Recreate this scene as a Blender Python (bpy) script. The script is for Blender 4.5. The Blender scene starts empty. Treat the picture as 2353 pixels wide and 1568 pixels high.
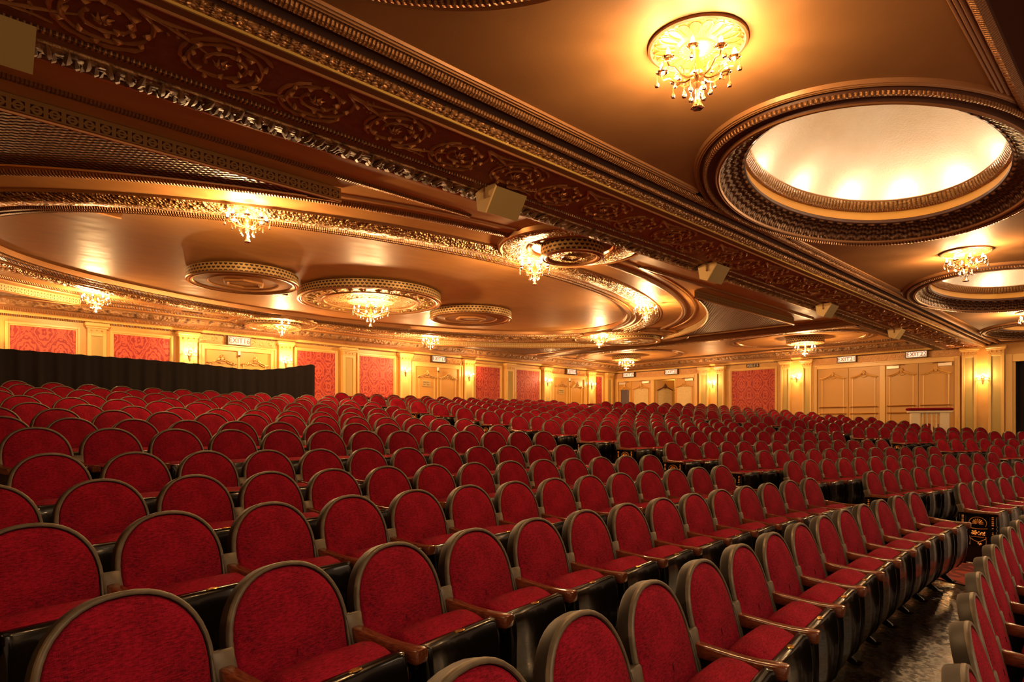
import bpy, math, random
from mathutils import Vector, Matrix
random.seed(7)
sc = bpy.context.scene
C = sc.collection
PI = math.pi
E = 1.5                                   # eye height; heights added to it below are relative to the camera

# ---------------------------------------------------------------- camera, world, light, exposure
cam = bpy.data.cameras.new('camera')
cam.sensor_width = 36.0
cam.lens = 1480 / 2353 * 36
cam.shift_y = 200 / 2353
cam.clip_start = 0.05
camo = bpy.data.objects.new('camera', cam)
camo.location = (0, 0, E)
camo.rotation_euler = (PI / 2, 0, math.radians(-44.14))
C.objects.link(camo)
sc.camera = camo
sc.view_settings.view_transform = 'Standard'
sc.view_settings.look = 'None'
sc.view_settings.gamma = 1
sc.view_settings.use_curve_mapping = False
sc.view_settings.exposure = 0.75
world = bpy.data.worlds.new('hall_dusk')
sc.world = world
world.use_nodes = True
world.node_tree.nodes['Background'].inputs[0].default_value = (1.0, 0.54, 0.28, 1)
world.node_tree.nodes['Background'].inputs[1].default_value = 0.42
WARM = (1.0, 0.58, 0.24)


def area_light(name, loc, rot, sx, sy, power, col=WARM):
    l = bpy.data.lights.new(name, 'AREA')
    l.shape = 'RECTANGLE'; l.size = sx; l.size_y = sy; l.energy = power; l.color = col
    o = bpy.data.objects.new(name, l); o.location = loc; o.rotation_euler = rot
    C.objects.link(o)
    return o


# the house lights of the open auditorium in front of the balcony
area_light('house_light', (2.0, -7.0, 9.0), (math.radians(48), 0, math.radians(-14)), 10, 3, 300, (1.0, 0.74, 0.46))


def point_light(name, loc, power, radius, parent=None, col=WARM):
    l = bpy.data.lights.new(name, 'POINT')
    l.energy = power; l.color = col; l.shadow_soft_size = radius
    o = bpy.data.objects.new(name, l); o.location = loc; o.parent = parent
    C.objects.link(o)
    return o


# ---------------------------------------------------------------- node helpers
class S:
    """a shader socket that can be used in arithmetic"""
    def __init__(s, nt, k): s.nt, s.k = nt, k
    def m(s, op, *a):
        n = s.nt.nodes.new('ShaderNodeMath'); n.operation = op
        for i, x in enumerate((s,) + a):
            if isinstance(x, S): s.nt.links.new(x.k, n.inputs[i])
            else: n.inputs[i].default_value = x
        return S(s.nt, n.outputs[0])
    def __add__(s, o): return s.m('ADD', o)
    def __sub__(s, o): return s.m('SUBTRACT', o)
    def __mul__(s, o): return s.m('MULTIPLY', o)
    def __truediv__(s, o): return s.m('DIVIDE', o)
    def sin(s): return s.m('SINE')
    def cos(s): return s.m('COSINE')
    def abs(s): return s.m('ABSOLUTE')
    def frac(s): return s.m('FRACT')
    def floor(s): return s.m('FLOOR')
    def sqrt(s): return s.m('SQRT')
    def lt(s, o): return s.m('LESS_THAN', o)
    def gt(s, o): return s.m('GREATER_THAN', o)
    def mn(s, o): return s.m('MINIMUM', o)
    def mx(s, o): return s.m('MAXIMUM', o)
    def mod2(s): return (s * 0.5).frac() * 2.0


class MT:
    def __init__(s, name, col, rough=.5, metal=0., **kw):
        s.mat = bpy.data.materials.new(name); s.mat.use_nodes = True
        s.nt = s.mat.node_tree
        s.b = s.nt.nodes['Principled BSDF']
        s.b.inputs['Base Color'].default_value = (*col, 1)
        s.b.inputs['Roughness'].default_value = rough
        s.b.inputs['Metallic'].default_value = metal
        for k, v in kw.items():
            s.b.inputs[k.replace('_', ' ')].default_value = v
        s.col = col
        s.tc = s.nt.nodes.new('ShaderNodeTexCoord')
    def xyz(s, which='Object'):
        n = s.nt.nodes.new('ShaderNodeSeparateXYZ')
        s.nt.links.new(s.tc.outputs[which], n.inputs[0])
        return [S(s.nt, n.outputs[i]) for i in range(3)]
    def noise(s, scale, detail=3, which='Object', stretch=None, dist=0.):
        n = s.nt.nodes.new('ShaderNodeTexNoise')
        n.inputs['Scale'].default_value = scale; n.inputs['Detail'].default_value = detail
        n.inputs['Distortion'].default_value = dist
        src = s.tc.outputs[which]
        if stretch:
            mp = s.nt.nodes.new('ShaderNodeMapping'); mp.inputs['Scale'].default_value = stretch
            s.nt.links.new(src, mp.inputs[0]); src = mp.outputs[0]
        s.nt.links.new(src, n.inputs['Vector'])
        return S(s.nt, n.outputs['Fac'])
    def voro(s, scale, which='Object', stretch=None, feature='F1'):
        n = s.nt.nodes.new('ShaderNodeTexVoronoi'); n.inputs['Scale'].default_value = scale; n.feature = feature
        src = s.tc.outputs[which]
        if stretch:
            mp = s.nt.nodes.new('ShaderNodeMapping'); mp.inputs['Scale'].default_value = stretch
            s.nt.links.new(src, mp.inputs[0]); src = mp.outputs[0]
        s.nt.links.new(src, n.inputs['Vector'])
        return S(s.nt, n.outputs['Distance'])
    def mix(s, f, c1, c2, lo=0., hi=1.):
        r = s.nt.nodes.new('ShaderNodeMapRange')
        r.inputs['From Min'].default_value = lo; r.inputs['From Max'].default_value = hi
        s.nt.links.new(f.k, r.inputs['Value'])
        n = s.nt.nodes.new('ShaderNodeMix'); n.data_type = 'RGBA'
        s.nt.links.new(r.outputs[0], n.inputs['Factor'])
        for i, c_ in ((6, c1), (7, c2)):
            if isinstance(c_, S): s.nt.links.new(c_.k, n.inputs[i])
            else: n.inputs[i].default_value = (*c_, 1)
        return S(s.nt, n.outputs[2])
    def color(s, k): s.nt.links.new(k.k, s.b.inputs['Base Color']); return s
    def rough(s, k): s.nt.links.new(k.k, s.b.inputs['Roughness']); return s
    def bump(s, k, strength=.5, dist=.01):
        n = s.nt.nodes.new('ShaderNodeBump'); n.inputs['Strength'].default_value = strength
        n.inputs['Distance'].default_value = dist
        s.nt.links.new(k.k, n.inputs['Height']); s.nt.links.new(n.outputs[0], s.b.inputs['Normal']); return s


M = {}
def mk(name, *a, **k):
    m = MT(name, *a, **k); M[name] = m.mat; return m

# plain and lightly varied paints
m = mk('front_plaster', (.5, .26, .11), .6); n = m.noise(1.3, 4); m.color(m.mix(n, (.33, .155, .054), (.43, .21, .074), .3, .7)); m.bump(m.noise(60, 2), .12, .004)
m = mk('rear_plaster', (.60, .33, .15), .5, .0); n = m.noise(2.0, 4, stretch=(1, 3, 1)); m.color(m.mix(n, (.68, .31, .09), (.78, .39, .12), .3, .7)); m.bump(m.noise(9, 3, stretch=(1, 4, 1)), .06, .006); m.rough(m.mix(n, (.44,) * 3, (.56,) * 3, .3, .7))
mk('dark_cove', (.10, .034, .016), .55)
mk('brown_band', (.24, .105, .040), .5)
mk('tan_line', (.62, .42, .10), .5)
mk('gilt_line', (.55, .28, .11), .28, .6)
mk('front_line', (.42, .20, .075), .4, .2)
m = mk('soffit_red', (.17, .045, .018), .6); n = m.noise(14, 3); m.color(m.mix(n, (.26, .072, .026), (.36, .105, .040), .3, .7)); m.bump(n, .2, .006)
m = mk('scroll_gilt', (.46, .20, .065), .36, .3); m.bump(m.noise(60, 2), .4, .004)
m = mk('acanthus', (.50, .27, .10), .3, .6)
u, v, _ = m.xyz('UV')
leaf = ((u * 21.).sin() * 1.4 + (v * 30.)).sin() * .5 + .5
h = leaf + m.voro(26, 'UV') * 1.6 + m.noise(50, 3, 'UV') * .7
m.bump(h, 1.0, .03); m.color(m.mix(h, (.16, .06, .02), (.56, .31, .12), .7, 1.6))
m = mk('leaf_cornice', (.30, .15, .055), .5, .15)
u, v, _ = m.xyz('UV')
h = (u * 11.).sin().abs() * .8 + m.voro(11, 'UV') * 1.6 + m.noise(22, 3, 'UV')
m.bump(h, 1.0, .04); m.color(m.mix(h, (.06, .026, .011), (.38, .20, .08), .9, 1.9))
m = mk('leaf_bead', (.36, .16, .06), .38, .55)
u, v, _ = m.xyz('UV')
h = (u * 105.).sin().abs() + m.noise(90, 2, 'UV') * .7
m.bump(h, 1.0, .02); m.color(m.mix(h, (.15, .05, .018), (.42, .2, .075), .3, 1.0))
m = mk('tongue_band', (.28, .13, .045), .36, .5)
u, v, _ = m.xyz('UV')
h = ((u * 45.).sin().abs() - (v * 40.).frac() * .5) + m.voro(40, 'UV')
m.bump(h, 1.0, .02); m.color(m.mix(h, (.10, .04, .015), (.36, .17, .06), .2, .9))
m = mk('dentil_bead', (.36, .17, .065), .35, .5)
u, v, _ = m.xyz('UV')
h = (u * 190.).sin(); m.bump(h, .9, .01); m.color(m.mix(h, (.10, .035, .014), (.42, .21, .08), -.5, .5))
m = mk('gilt_carving', (.66, .38, .13), .32, .5)
h = m.voro(22) * 1.6 + m.noise(34, 3); m.bump(h, 1.0, .02); m.color(m.mix(h, (.30, .12, .03), (.74, .46, .17), .5, 1.3))
m = mk('oval_leaf', (.18, .08, .03), .38, .45)
u, v, _ = m.xyz('UV')
sc_ = (u * 24.).sin().abs()
h = ((v + sc_ * .035) * 70.).sin() * .35 + (u * 150.).sin() * .2 + m.noise(30, 3, 'UV')
m.bump(h, 1.0, .025); m.color(m.mix(h, (.06, .022, .010), (.22, .10, .04), .0, 1.0))
m = mk('gilt_inner', (.5, .26, .08), .38, .35)
u, v, _ = m.xyz('UV'); h = (u * 60.).sin().abs() + m.noise(40, 2, 'UV'); m.bump(h, 1., .02); m.color(m.mix(h, (.26, .10, .03), (.60, .33, .11), .5, 1.3))
m = mk('dashed_bead', (.36, .17, .06), .36, .45)
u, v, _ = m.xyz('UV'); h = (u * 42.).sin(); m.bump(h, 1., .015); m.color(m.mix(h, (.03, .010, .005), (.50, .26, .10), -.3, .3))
# walls
m = mk('cream_paint', (.62, .34, .08), .42); n = m.noise(3, 3); m.color(m.mix(n, (.58, .31, .07), (.66, .37, .10), .3, .7))
mk('cream_light', (.70, .43, .13), .38)
m = mk('panel_inset', (.46, .34, .11), .7); m.bump(m.noise(160, 2), .4, .003)
m = mk('door_paint', (.52, .27, .055), .42)
m = mk('wall_frieze', (.62, .35, .14), .5)
u, v, _ = m.xyz('UV')
h = m.voro(30, 'UV') + m.noise(40, 2, 'UV'); m.bump(h, .8, .01); m.color(m.mix(h, (.50, .235, .085), (.66, .36, .13), .3, 1.2))
# damask
m = mk('red_damask', (.42, .06, .035), .62)
u, v, _ = m.xyz('UV')
uu = u * (2 * PI / .64); vv = v * (2 * PI / .92)
fa = (uu.cos() + vv.cos()).abs() + (m.noise(16, 3, 'UV') - .5) * .85
petal = ((uu * 4.).cos() * (vv * 3.).cos()) * .55
band = (fa - .10).abs().lt(.13)
med = ((fa * 8.5 + petal * 3.4).sin() * 1.0).gt(-.35) * fa.gt(.36)
fine = m.noise(60, 2, 'UV') - .5
pat = band.mx(med) + fine * .5
m.color(m.mix(pat, (.28, .014, .016), (.50, .080, .042), .1, .9))
m.bump(pat, .15, .004)
# perforated fascias
def perforated(name, px, pz, half=True):
    m = mk(name, (.60, .40, .15), .38, .25)
    u, v, _ = m.xyz('UV')
    r = (v / pz).floor(); par = r.mod2()
    cx = ((u / px) + par * .5).frac() - .5
    cy = (v / pz).frac() - .32
    d = (cx * cx * (px * px) + cy * cy * (pz * pz)).sqrt()
    inside = d.lt(px * .36)
    if half: inside = inside * cy.gt(-.04)
    else: inside = inside * d.gt(px * .16)
    m.color(m.mix(inside, (.62, .42, .16), (.05, .018, .01)))
perforated('perforated_rim', .085, .058)
m = mk('key_fretwork', (.48, .32, .12), .4, .2)
u, v, _ = m.xyz('UV')
cx = ((u / .13).frac() - .5) * .13; cy = v - .075
d = (cx * cx + cy * cy).sqrt()
ring = (d - .030).abs().lt(.011); bar = (cx.abs() - .057).abs().lt(.010); spoke = cy.abs().lt(.008)
band = cy.abs().lt(.042)
hole = (ring.mx(bar).mx(spoke) * -1. + 1.) * band
m.color(m.mix(hole, (.50, .33, .13), (.05, .016, .01)))
m = mk('basket_weave', (.30, .13, .05), .42, .3)
x, y, z = m.xyz('Object')
w = ((x * 62.).sin() * (y * 84.).sin())
h = w + (y * 84.).sin() * .35
m.color(m.mix(h, (.035, .012, .006), (.44, .21, .08), -.5, .8)); m.bump(h, 1., .02)
m = mk('dome_plaster', (.86, .72, .52), .7); m.bump(m.noise(38, 3), .5, .02); n = m.noise(1.5, 3); m.color(m.mix(n, (.80, .63, .42), (.90, .78, .60), .3, .7))
mk('amber_band', (.88, .46, .09), .5)
# seats
m = mk('red_velvet', (.42, .012, .022), .9, 0, Specular_IOR_Level=.12)
n = m.noise(52, 4, stretch=(1, 6, 6)); n2 = m.noise(7, 3); n3 = m.noise(150, 2, stretch=(4, 1, .5))
m.color(m.mix(n * .55 + n2 * .3 + n3 * .25, (.060, .0012, .0045), (.31, .0062, .0235), .40, .66)); m.bump(n3, .35, .003)
m = mk('taupe_metal', (.12, .085, .05), .45, .3); m.bump(m.noise(300, 2), .25, .001); n = m.noise(20, 2); m.color(m.mix(n, (.085, .064, .040), (.135, .105, .066), .3, .7))
m = mk('shell_bronze', (.016, .012, .008), .5, .0, Specular_IOR_Level=.25); m.bump(m.noise(300, 2), .2, .001)
m = mk('black_lacquer', (.004, .0028, .002), .26, 0, Specular_IOR_Level=.22, Coat_Weight=.22, Coat_Roughness=.07)
m = mk('arm_wood', (.25, .065, .022), .25, 0, Coat_Weight=.5, Coat_Roughness=.12)
n = m.noise(24, 4, stretch=(6, 1, 6), dist=.6); m.color(m.mix(n, (.075, .015, .006), (.21, .058, .020), .3, .7))
mk('brass', (.72, .44, .12), .25, 1.)
mk('ornament_gold', (.62, .30, .075), .36, .7)
m = mk('floor_concrete', (.085, .060, .036), .22, 0, Coat_Weight=.3, Coat_Roughness=.15)
n = m.noise(2.4, 5, dist=.5); n2 = m.noise(26, 4); m.color(m.mix(n * .6 + n2 * .4, (.014, .010, .006), (.070, .050, .030), .35, .65)); m.rough(m.mix(n2, (.12,) * 3, (.38,) * 3, .35, .65)); m.bump(n2, .25, .004)
m = mk('aisle_carpet', (.30, .035, .02), .95)
x, y, z = m.xyz('Object')
p = ((x * 17.).sin() * 1.5 + (y * 14.).sin() * 1.5 + m.noise(3.5, 2) * 5.).sin() + ((x * 30.) .sin() * (y * 26.).cos())
m.color(m.mix(p, (.36, .045, .022), (.14, .022, .015), .1, .4))
# misc
m = mk('black_drape', (.009, .0055, .006), .95); m.bump(m.noise(90, 2), .3, .003)
mk('white_marble', (.74, .62, .42), .4)
mk('speaker_paint', (.27, .185, .06), .6)
mk('speaker_plate', (.74, .50, .20), .5)
mk('closer_metal', (.75, .66, .55), .35, .3)
mk('sign_frame', (.07, .035, .015), .4, .2)
mk('ink', (.015, .008, .006), .6)
mk('sign_brass', (.55, .40, .16), .5, .2)
mk('white_letters', (.80, .72, .55), .6)
mk('black_board', (.025, .014, .010), .5)
m = mk('pebbled_glass', (.55, .44, .16), .25, 0, Coat_Weight=.5); h = m.voro(90); m.bump(h, .8, .006); m.color(m.mix(h, (.30, .20, .07), (.75, .60, .30), .1, .6))  # yellow base colour paints in the lobby light behind the panes
m = mk('dim_glass', (.10, .075, .09), .3, 0); h = m.voro(90); m.bump(h, .8, .006)  # darker copy of the pebbled glass, without the painted backlight
mk('camera_white', (.85, .8, .72), .3)
mk('lobby_paint', (.62, .52, .18), .6)
mk('chandelier_bronze', (.40, .19, .07), .28, .85)
mk('clear_crystal', (1, .97, .92), .02, 0, Transmission_Weight=1.0, IOR=1.5)
mk('glow_bulb', (1, .9, .7), .5, 0, Emission_Color=(1.0, .80, .50, 1), Emission_Strength=45.)
mk('rose_gilt', (.50, .31, .075), .35, .3)


def sign_glow(name, strength):
    m = mk(name, (.55, .38, .22), .5)
    n = m.noise(14, 2, 'Object')
    k = m.mix(n, (1.0, .42, .16), (1.0, .86, .62), .35, .55)
    m.nt.links.new(k.k, m.b.inputs['Emission Color']); m.b.inputs['Emission Strength'].default_value = strength
sign_glow('sign_glow', .5)
mk('red_letter', (.35, .008, .004), .6)


# ---------------------------------------------------------------- mesh helpers
class MB:
    def __init__(s): s.v = []; s.f = []; s.uv = []          # uv: one list per face
    def quad_uv(s, f, uv=None): s.f.append(tuple(f)); s.uv.append(uv or [(0, 0)] * len(f))
    def grid(s, rows, closed=False, uvs=None):
        """rows: lists of points of equal length; closed joins last row to first"""
        b = len(s.v); n = len(rows[0]); R = len(rows)
        for r in rows: s.v += [tuple(p) for p in r]
        for i in range(R if closed else R - 1):
            j = (i + 1) % R
            for k in range(n - 1):
                f = (b + i * n + k, b + j * n + k, b + j * n + k + 1, b + i * n + k + 1)
                if uvs:
                    ui = uvs[0][i]; uj = uvs[0][i + 1]; vk = uvs[1][k]; vl = uvs[1][k + 1]
                    s.quad_uv(f, [(ui, vk), (uj, vk), (uj, vl), (ui, vl)])
                else: s.quad_uv(f)
        return s
    def box(s, x0, x1, y0, y1, z0, z1, bev=0.):
        if bev > 0:
            for (a, b_, t) in ((x0 + bev, x1 - bev, 0),):
                rows = []
                for x, i in ((x0, bev), (x0 + bev, 0), (x1 - bev, 0), (x1, bev)):
                    ya, yb, za, zb = y0 + i, y1 - i, z0 + i, z1 - i
                    q = bev if i == 0 else 0.
                    pts = [(x, ya + q, za), (x, yb - q, za), (x, yb, za + q), (x, yb, zb - q), (x, yb - q, zb), (x, ya + q, zb), (x, ya, zb - q), (x, ya, za + q)]
                    rows.append(pts + [pts[0]])
                b0 = len(s.v)
                s.grid(rows)
                s.quad_uv([b0 + k for k in range(7, -1, -1)])
                s.quad_uv([b0 + 27 + k for k in range(8)])
            return s
        b = len(s.v)
        for z in (z0, z1): s.v += [(x0, y0, z), (x1, y0, z), (x1, y1, z), (x0, y1, z)]
        for f in ((3, 2, 1, 0), (4, 5, 6, 7), (0, 1, 5, 4), (1, 2, 6, 5), (2, 3, 7, 6), (3, 0, 4, 7)):
            s.quad_uv([b + k for k in f])
        return s
    def tube(s, pts, r, n=8, close=False, caps=True, flat=1.):
        pts = [Vector(p) for p in pts]; rr = r if isinstance(r, (list, tuple)) else [r] * len(pts)
        rows = []; N = len(pts); up = None
        for i, p in enumerate(pts):
            a = pts[i - 1] if (i > 0 or close) else p
            c_ = pts[(i + 1) % N] if (i < N - 1 or close) else p
            t = (c_ - a); t = t.normalized() if t.length > 1e-9 else Vector((0, 0, 1))
            if up is None: up = t.orthogonal().normalized()
            up = (up - t * up.dot(t)); up = up.normalized() if up.length > 1e-6 else t.orthogonal().normalized()
            sd = t.cross(up)
            rows.append([p + (up * math.cos(2 * PI * k / n) + sd * math.sin(2 * PI * k / n) * flat) * rr[i] for k in range(n)] )
        rows = [r_ + [r_[0]] for r_ in rows]
        b = len(s.v)
        s.grid(rows, closed=close)
        if caps and not close:
            s.quad_uv([b + k for k in range(n - 1, -1, -1)]); e = b + (N - 1) * (n + 1)
            s.quad_uv([e + k for k in range(n)])
        return s
    def lathe(s, prof, n=16, c=(0, 0, 0), sx=1., sy=1., wob=None):
        rows = []
        for k in range(n):
            a = 2 * PI * k / n
            rows.append([(c[0] + r * math.cos(a) * sx * (wob(a, z) if wob else 1), c[1] + r * math.sin(a) * sy * (wob(a, z) if wob else 1), c[2] + z) for r, z in prof])
        s.grid(rows, closed=True, uvs=([2 * PI * max(p[0] for p in prof) * k / n for k in range(n + 1)], acc(prof)))
        return s
    def ring(s, cx, cy, a, b, prof, n=96, kb=1., t0=0., t1=2 * PI):
        """profile (offset, z) swept round an ellipse"""
        rows = []; us = [0.]; full = abs(t1 - t0 - 2 * PI) < 1e-6
        cnt = n if full else n + 1
        last = None
        for k in range(n + 1):
            t = t0 + (t1 - t0) * k / n
            p = (cx + a * math.cos(t), cy + b * math.sin(t))
            if last: us.append(us[-1] + math.hypot(p[0] - last[0], p[1] - last[1]))
            last = p
        for k in range(cnt):
            t = t0 + (t1 - t0) * k / n
            rows.append([(cx + (a + o) * math.cos(t), cy + (b + o * kb) * math.sin(t), z) for o, z in prof])
        return s.grid(rows, closed=full, uvs=(us, acc(prof)))
    def extr(s, prof, x0, x1, axis='x', n=1):
        """profile (offset, z) extruded along x (offset is y) or along y (offset is x)"""
        rows = []; us = []
        for k in range(n + 1):
            x = x0 + (x1 - x0) * k / n; us.append(x)
            rows.append([((x, o, z) if axis == 'x' else (o, x, z)) for o, z in prof])
        return s.grid(rows, uvs=(us, acc(prof)))
    def poly(s, pts, uv=None):
        b = len(s.v); s.v += [tuple(p) for p in pts]; s.quad_uv(range(b, b + len(pts)), uv); return s
    def slab(s, pts2, z0, z1):
        b = len(s.v); n = len(pts2)
        s.v += [(x, y, z0) for x, y in pts2] + [(x, y, z1) for x, y in pts2]
        s.quad_uv([b + k for k in range(n - 1, -1, -1)]); s.quad_uv([b + n + k for k in range(n)])
        for k in range(n): s.quad_uv([b + k, b + (k + 1) % n, b + n + (k + 1) % n, b + n + k])
        return s
    def ball(s, c, r, n=8, m_=5, sx=1, sy=1, sz=1):
        rows = []
        for k in range(n):
            a = 2 * PI * k / n
            rows.append([(c[0] + r * sx * math.sin(PI * j / m_) * math.cos(a), c[1] + r * sy * math.sin(PI * j / m_) * math.sin(a), c[2] - r * sz * math.cos(PI * j / m_)) for j in range(m_ + 1)])
        return s.grid(rows, closed=True)
    def xf(s, mat, start=0):
        for i in range(start, len(s.v)): s.v[i] = tuple(mat @ Vector(s.v[i]))
        return s
    def mesh(s, name, mat, smooth=True, ang=35):
        me = bpy.data.meshes.new(name)
        me.from_pydata(s.v, [], s.f)
        if any(u != (0, 0) for f in s.uv for u in f):
            l = me.uv_layers.new(name='UVMap')
            flat = [c_ for f in s.uv for u in f for c_ in u]
            l.data.foreach_set('uv', flat)
        me.materials.append(M[mat])
        if smooth:
            me.polygons.foreach_set('use_smooth', [True] * len(me.polygons))
            me.set_sharp_from_angle(angle=math.radians(ang))
        me.update()
        return me
    def build(s, name, mat, parent=None, smooth=True, ang=35, loc=None):
        o = bpy.data.objects.new(name, s.mesh(name, mat, smooth, ang)); C.objects.link(o)
        if parent: o.parent = parent
        if loc: o.location = loc
        return o


def acc(prof):
    r = [0.]
    for a, b in zip(prof[:-1], prof[1:]): r.append(r[-1] + math.hypot(b[0] - a[0], b[1] - a[1]))
    return r


def tag(o, label=None, cat=None, group=None, kind=None):
    if label: o['label'] = label
    if cat: o['category'] = cat
    if group: o['group'] = group
    if kind: o['kind'] = kind
    return o


def empty(name, loc, rz=0., label=None, cat=None, group=None, kind=None):
    o = bpy.data.objects.new(name, None); o.empty_display_size = .1
    o.location = loc; o.rotation_euler = (0, 0, rz); C.objects.link(o)
    return tag(o, label, cat, group, kind)


def struct(o): o['kind'] = 'structure'; return o


def dup_tree(o, parent=None):
    c_ = o.copy(); C.objects.link(c_); c_.parent = parent
    for ch in list(o.children): dup_tree(ch, c_)
    return c_


def text_mesh(txt, size, mat, name, depth=.004, spacing=1.0, sx=1.0):
    cu = bpy.data.curves.new('lettering', 'FONT'); cu.body = txt; cu.size = size; cu.extrude = depth
    cu.align_x = 'CENTER'; cu.align_y = 'CENTER'; cu.space_character = spacing
    ob = bpy.data.objects.new('lettering', cu); C.objects.link(ob)
    dg = bpy.context.evaluated_depsgraph_get(); dg.update()
    me = bpy.data.meshes.new_from_object(ob.evaluated_get(dg))
    bpy.data.objects.remove(ob); bpy.data.curves.remove(cu)
    me.name = name
    me.materials.clear(); me.materials.append(M[mat])
    me.transform(Matrix.Diagonal((sx, 1, 1, 1)))
    return me


# ---------------------------------------------------------------- seating rows and floor
XC, YC = 7.18, -27.33
ROWY = [.86, 1.81, 2.82, 3.83, 4.8, 5.76, 6.67, 7.54, 8.42, 9.3, 10.16, 11.01, 11.88, 12.73, 13.61, 14.48, 15.35]
ROWH = [-.73, -.638, -.554, -.455, -.354, -.23, -.053, .045, .153, .239, .352, .441, .551, .642, .744, .84, .93]


def hat(i, h0, x):
    dx = x - XC
    if dx < 0: return h0 + .00082 * dx * dx - .0093 * dx * math.exp(-i / 5)
    return h0 - .006 * dx * max(0., 1 - i / 9)


def floor_z(x, y):
    yk = math.hypot(x - XC, y - YC) + YC
    if yk <= ROWY[0]: i = (yk - ROWY[0]) / .95; h0 = ROWH[0] + .09 * i
    elif yk >= ROWY[-1]: i = 16; h0 = ROWH[-1]
    else:
        for k in range(16):
            if yk <= ROWY[k + 1]: break
        t = (yk - ROWY[k]) / (ROWY[k + 1] - ROWY[k]); i = k + t; h0 = ROWH[k] * (1 - t) + ROWH[k + 1] * t
    return E + hat(max(i - 1, -3), h0, max(-3., x)) - .88


SA = math.radians(45.86)
def project(x, y, z):
    d = x * math.cos(SA) + y * math.sin(SA); lat = x * math.sin(SA) - y * math.cos(SA)
    d = max(d, .01)
    return 1176.5 + 1480 * lat / d, 984 - 1480 * (z - E) / d, d


fl = MB(); NX, NY = 90, 60
rows = []
for i in range(NX + 1):
    x = -7 + 31.0 * i / NX
    rows.append([(x, -3 + 20.9 * j / NY, floor_z(x, -3 + 20.9 * j / NY)) for j in range(NY + 1)])
fl.grid(rows)
struct(fl.build('floor', 'floor_concrete'))


def carpet(name, xa, xb, label, y0=-2.5, y1=17.0):
    b = MB(); rows = []
    for j in range(60):
        y = y0 + (y1 - y0) * j / 59
        sh = 0.
        rows.append([(xa + (xb - xa) * k / 6, y, floor_z(xa + (xb - xa) * k / 6, y) + .008) for k in range(7)])
    b.grid(rows)
    tag(b.build(name, 'aisle_carpet'), label, 'carpet')
carpet('aisle_carpet', 7.62, 8.80, 'red and rust patterned carpet runner in the aisle between left and middle seats')
carpet('aisle_carpet', 16.45, 17.6, 'red patterned carpet runner in the far aisle before the right seats', 1.0)

# ---------------------------------------------------------------- the seat
LEAN = math.atan2(.13, .46)
def back_pt(x, q, dep=0.):
    """x across, q along the back from its lower edge, dep in front of the face"""
    y = -.13 + q * math.sin(LEAN) - dep * math.cos(LEAN)
    z = .395 + q * math.cos(LEAN) + dep * math.sin(LEAN)
    return (x, y, z)
QL = .497
def outline(inset=0., n=22):
    q0 = .255; H_ = QL - q0 - inset; pts = []
    for k in range(5):
        q = q0 * k / 4; pts.append((-(.214 + .014 * k / 4 - inset), q))
    for k in range(1, n):
        t = PI - PI * k / n
        cx, sy = math.cos(t), math.sin(t)
        x = (.228 - inset) * math.copysign(abs(cx) ** (2 / 2.25), cx); q = q0 + H_ * abs(sy) ** (2 / 2.25)
        pts.append((x, q))
    for k in range(4, -1, -1):
        q = q0 * k / 4; pts.append(((.214 + .014 * k / 4 - inset), q))
    return pts


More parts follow.
